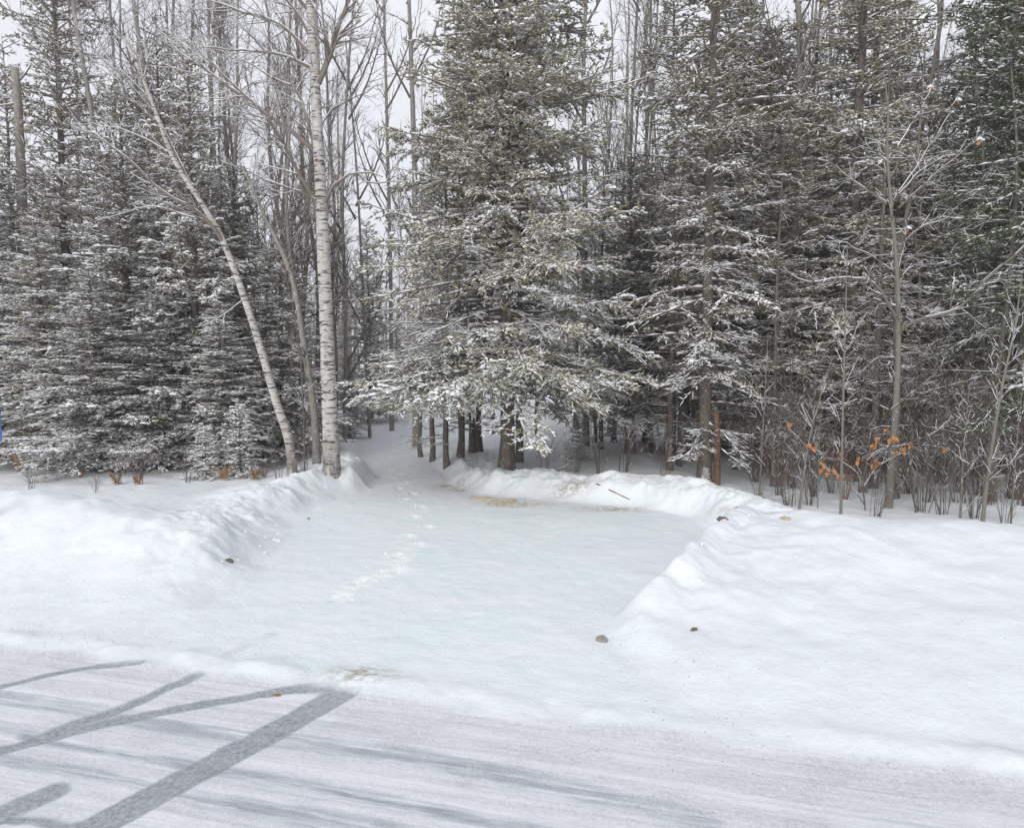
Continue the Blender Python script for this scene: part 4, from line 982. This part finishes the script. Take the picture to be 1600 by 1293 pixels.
# ------------------------------------------------------------------ debris on the snow
def lump(name, px, py, z, sx, sy, sz, mat, label, cat, seed=1, cap=True):
    c = G(px, py, z); zz = gz(c[0], c[1]); rng = np.random.default_rng(seed); nu, nv = 12, 7; V = []
    for j in range(nv):
        th = math.pi * (j + .5) / nv
        for i in range(nu):
            ph = 2 * math.pi * i / nu; r = 1 + rng.uniform(-.22, .22)
            V.append((sx * r * math.sin(th) * math.cos(ph), sy * r * math.sin(th) * math.sin(ph), sz * r * math.cos(th)))
    V += [(0, 0, sz), (0, 0, -sz)]; F = []
    for j in range(nv - 1):
        for i in range(nu):
            k = (i + 1) % nu; F += [[j * nu + i, (j + 1) * nu + i, j * nu + k], [j * nu + k, (j + 1) * nu + i, (j + 1) * nu + k]]
    for i in range(nu):
        k = (i + 1) % nu; F += [[i, k, nu * nv], [(nv - 1) * nu + k, (nv - 1) * nu + i, nu * nv + 1]]
    o = obj(name, mesh_np(name, V, F, mat), None, (c[0], c[1], zz - sz * .1)); o.rotation_euler.z = seed; tag(o, label, cat)
    return o
lump('rock', 940, 997, .05, .055, .05, .05, M['stone'], 'grey stone at the tip of the right snow bank beside the driveway', 'rock', 2)
lump('earth_clod', 357, 858, .30, .05, .04, .035, M['dirt'], 'dark clod of earth on the driveway side of the left bank', 'clod', 3)
lump('earth_clod', 1085, 973, .2, .05, .03, .02, M['dirt'], 'flat dark clod in a dimple low on the right bank', 'clod', 4)
lump('earth_clod', 1128, 857, .2, .10, .05, .035, M['dirt'], 'dark clod in the notch between driveway and right bank', 'clod', 5)
lump('earth_clod', 482, 803, .1, .025, .02, .02, M['dirt'], 'tiny dark speck of earth at the left edge of the driveway', 'clod', 6)
lump('earth_clod', 1150, 823, .35, .06, .03, .02, M['dirt'], 'small clod where the back bank meets the right bank', 'clod', 7)
lump('earth_clod', 1228, 812, .55, .10, .05, .03, M['grass'], 'tan clod on the crest of the right bank near the woods', 'clod', 8)
lump('leaf_scrap', 433, 1086, 0, .035, .02, .004, M['fern'], 'tan dead leaf lying in the curved tyre track', 'leaf', 9)
def log(pix, Yd, r0, r1, label, mat, z, seed):
    pts = [];
    for x, y in pix:
        c = G(x, y, z); pts.append(np.array([c[0], c[1], gz(c[0], c[1]) + r0 * .3]))
    O = pts[0].copy(); g = Geo(); p = resample([q - O for q in pts], .08); tube(g, p, np.linspace(r0, r1, len(p)), 9, .16, seed, True)
    o = obj('log', g.mesh('log', mat, True), None, O); tag(o, label, 'log')
log([(736, 774), (760, 776), (785, 778), (806, 778)], 13, .05, .035, 'pale broken log lying at the foot of the back bank near the big spruce', M['wood'], .1, 1)
log([(932, 772), (984, 779)], 13, .015, .008, 'thin weathered branch stuck in the back bank', M['rot'], .15, 2)
log([(1180, 782), (1260, 800), (1420, 808)], 12, .02, .01, 'long thin fallen branch behind the right bank crest', M['sbark'], .3, 3)
g = Geo(); rng = np.random.default_rng(6)
for px, py, z, n, sp in [(795, 772, .22, 60, .22), (893, 757, .3, 40, .18), (960, 776, .25, 30, .22), (790, 775, .15, 40, .15), (706, 748, .2, 20, .2)]:
    c = G(px, py, z); x = c[0] + rng.normal(0, sp, n); y = c[1] + rng.normal(0, sp * .35, n); zz = height(x, y, False); a = rng.uniform(0, 6.28, n)
    p = np.stack([x, y, zz], 1); e = p + np.stack([np.cos(a) * .08, np.sin(a) * .05, rng.uniform(.005, .05, n)], 1); spindles(g, p, e, np.full(n, .005))
o = obj('dead_grass', g.mesh('dead_grass', M['grass'])); o['kind'] = 'stuff'; o['label'] = 'tufts of dead grass showing through the back bank'; o['category'] = 'grass'
# gravel and grit scattered by the plough
g = Geo(); n = 900; x = rng.uniform(-5, 5.5, n); off = np.abs(rng.normal(0, 1.0, n)) * .9 - .5
y = RP0[1] + rdv[1] / rdv[0] * (x - RP0[0]) + off; cl = fbm(x * .9, y * 1.4, 5, 3); k = cl > .05; x, y = x[k], y[k]; n = len(x)
z = height(x, y); p = np.stack([x, y, z - .001], 1); s = rng.uniform(.002, .0065, n)
T = np.array([[0, 1, 3], [1, 2, 3], [2, 0, 3]]); a = rng.uniform(0, 6.28, n); V = []
for q in range(3): V.append(p + np.stack([np.cos(a + q * 2.1) * s * 1.6, np.sin(a + q * 2.1) * s * 1.3, 0 * s], 1))
V.append(p + np.stack([0 * s, 0 * s, s], 1)); g.add(np.stack(V, 1).reshape(-1, 3), (T[None] + (np.arange(n) * 4)[:, None, None]).reshape(-1, 3))
o = obj('gravel', g.mesh('gravel', M['stone'])); o['kind'] = 'stuff'; o['label'] = 'specks of grit along the road edge'; o['category'] = 'gravel'
# fallen needles and twigs under the trees and on the driveway
g = Geo(); n = 1500; y = rng.uniform(9, 22, n); x = rng.uniform(-6, 5, n); z = height(x, y); p = np.stack([x, y, z + .004], 1); a = rng.uniform(0, 6.28, n); l = rng.uniform(.008, .03, n) * (rng.random(n) ** 2 + .4)
k = rng.random(n) < sstep(9, 14, y); p, a, l = p[k], a[k], l[k]
spindles(g, p, p + np.stack([np.cos(a) * l, np.sin(a) * l, 0 * l], 1), np.full(len(p), .003))
o = obj('needle_litter', g.mesh('needle_litter', M['dirt'])); o['kind'] = 'stuff'; o['label'] = 'fallen needles and bark bits on the snow under the trees'; o['category'] = 'litter'
# broken chunks of ploughed snow on the banks
g = Geo(); n = 1100; x = rng.uniform(-6.5, 4.5, n); y = rng.uniform(5.6, 14.5, n); dd = poly_sd(x, y, DRIVE); rr_ = road_sd(x, y)
w_ = (dd > .05) * np.exp(-((dd - .25) / .28) ** 2) * sstep(.5, 1.5, rr_) * sstep(-.1, .35, fbm(x * .8, y * .8, 55, 3)); k = rng.random(n) < w_ * .9; x, y = x[k], y[k]; n = len(x)
s_ = rng.uniform(.010, .028, n) * (rng.random(n) * .8 + .4); pads(g, np.stack([x, y, height(x, y) + s_ * .1], 1), s_, s_ * rng.uniform(.6, 1.3, n), rng)
o = obj('snow_chunks', g.mesh('snow_chunks', M['snow'])); o['kind'] = 'stuff'; o['label'] = 'broken chunks of ploughed snow along the bank foot'; o['category'] = 'snow'
# snow crumbs
g = Geo(); n = 60; i = rng.integers(0, len(feet), n); ft = np.array(feet); x = ft[i, 0] + rng.normal(0, .12, n); y = ft[i, 1] + rng.normal(0, .12, n); z = height(x, y)
pads(g, np.stack([x, y, z], 1), rng.uniform(.008, .022, n), rng.uniform(.006, .014, n), rng)
o = obj('snow_crumbs', g.mesh('snow_crumbs', M['snow'])); o['kind'] = 'stuff'; o['label'] = 'kicked-up snow crumbs along the footprints'; o['category'] = 'snow'
# ---- blue panel just cut by the left edge of the frame
xe = P(-1.2, 615, 9.0)[0]; z1 = P(0, 545, 9.0)[2]; z2 = P(0, 688, 9.0)[2]; zg = gz(xe - .25, 9.0)
root = empty('roadside_sign', (xe - .25, 9.0, zg)); tag(root, 'edge of a blue upright sign board cut off by the left photo edge', 'sign')
def box(name, c, s, mat, parent):
    V = [(c[0] + sx * s[0] / 2, c[1] + sy * s[1] / 2, c[2] + sz * s[2] / 2) for sx in (-1, 1) for sy in (-1, 1) for sz in (-1, 1)]
    F = [(0, 1, 3, 2), (4, 6, 7, 5), (0, 4, 5, 1), (2, 3, 7, 6), (0, 2, 6, 4), (1, 5, 7, 3)]; return obj(name, mesh_np(name, V, F, mat), parent)
box('board', (0, 0, (z1 + z2) / 2 - zg), (.5, .012, z1 - z2), M['blue'], root)
box('post', (-.02, .04, (z1 - zg) / 2 - .2), (.05, .04, z1 - zg + .3), M['metal'], root)
tot = sum(len(m.loops) - 2 * len(m.polygons) for m in bpy.data.meshes); print('TRIS', tot, 'OBJS', len(bpy.data.objects))
for m in sorted(bpy.data.meshes, key=lambda m: -len(m.polygons))[:14]: print(m.name, len(m.loops) - 2 * len(m.polygons))

# ---- cold hazy air
xa, xb, ya, yb = -185, 185, -48, 275
o = box('haze', ((xa + xb) / 2, (ya + yb) / 2, 12.0), (xb - xa, yb - ya, 30.0), None, None)
hm = bpy.data.materials.new('haze'); hm.use_nodes = True; hm.node_tree.nodes.clear()
hv = hm.node_tree.nodes.new('ShaderNodeVolumePrincipled'); hv.inputs['Density'].default_value = .0018; hv.inputs['Color'].default_value = (.96, .96, .97, 1)
ho = hm.node_tree.nodes.new('ShaderNodeOutputMaterial'); hm.node_tree.links.new(hv.outputs[0], ho.inputs['Volume']); o.data.materials.append(hm); o['kind'] = 'stuff'
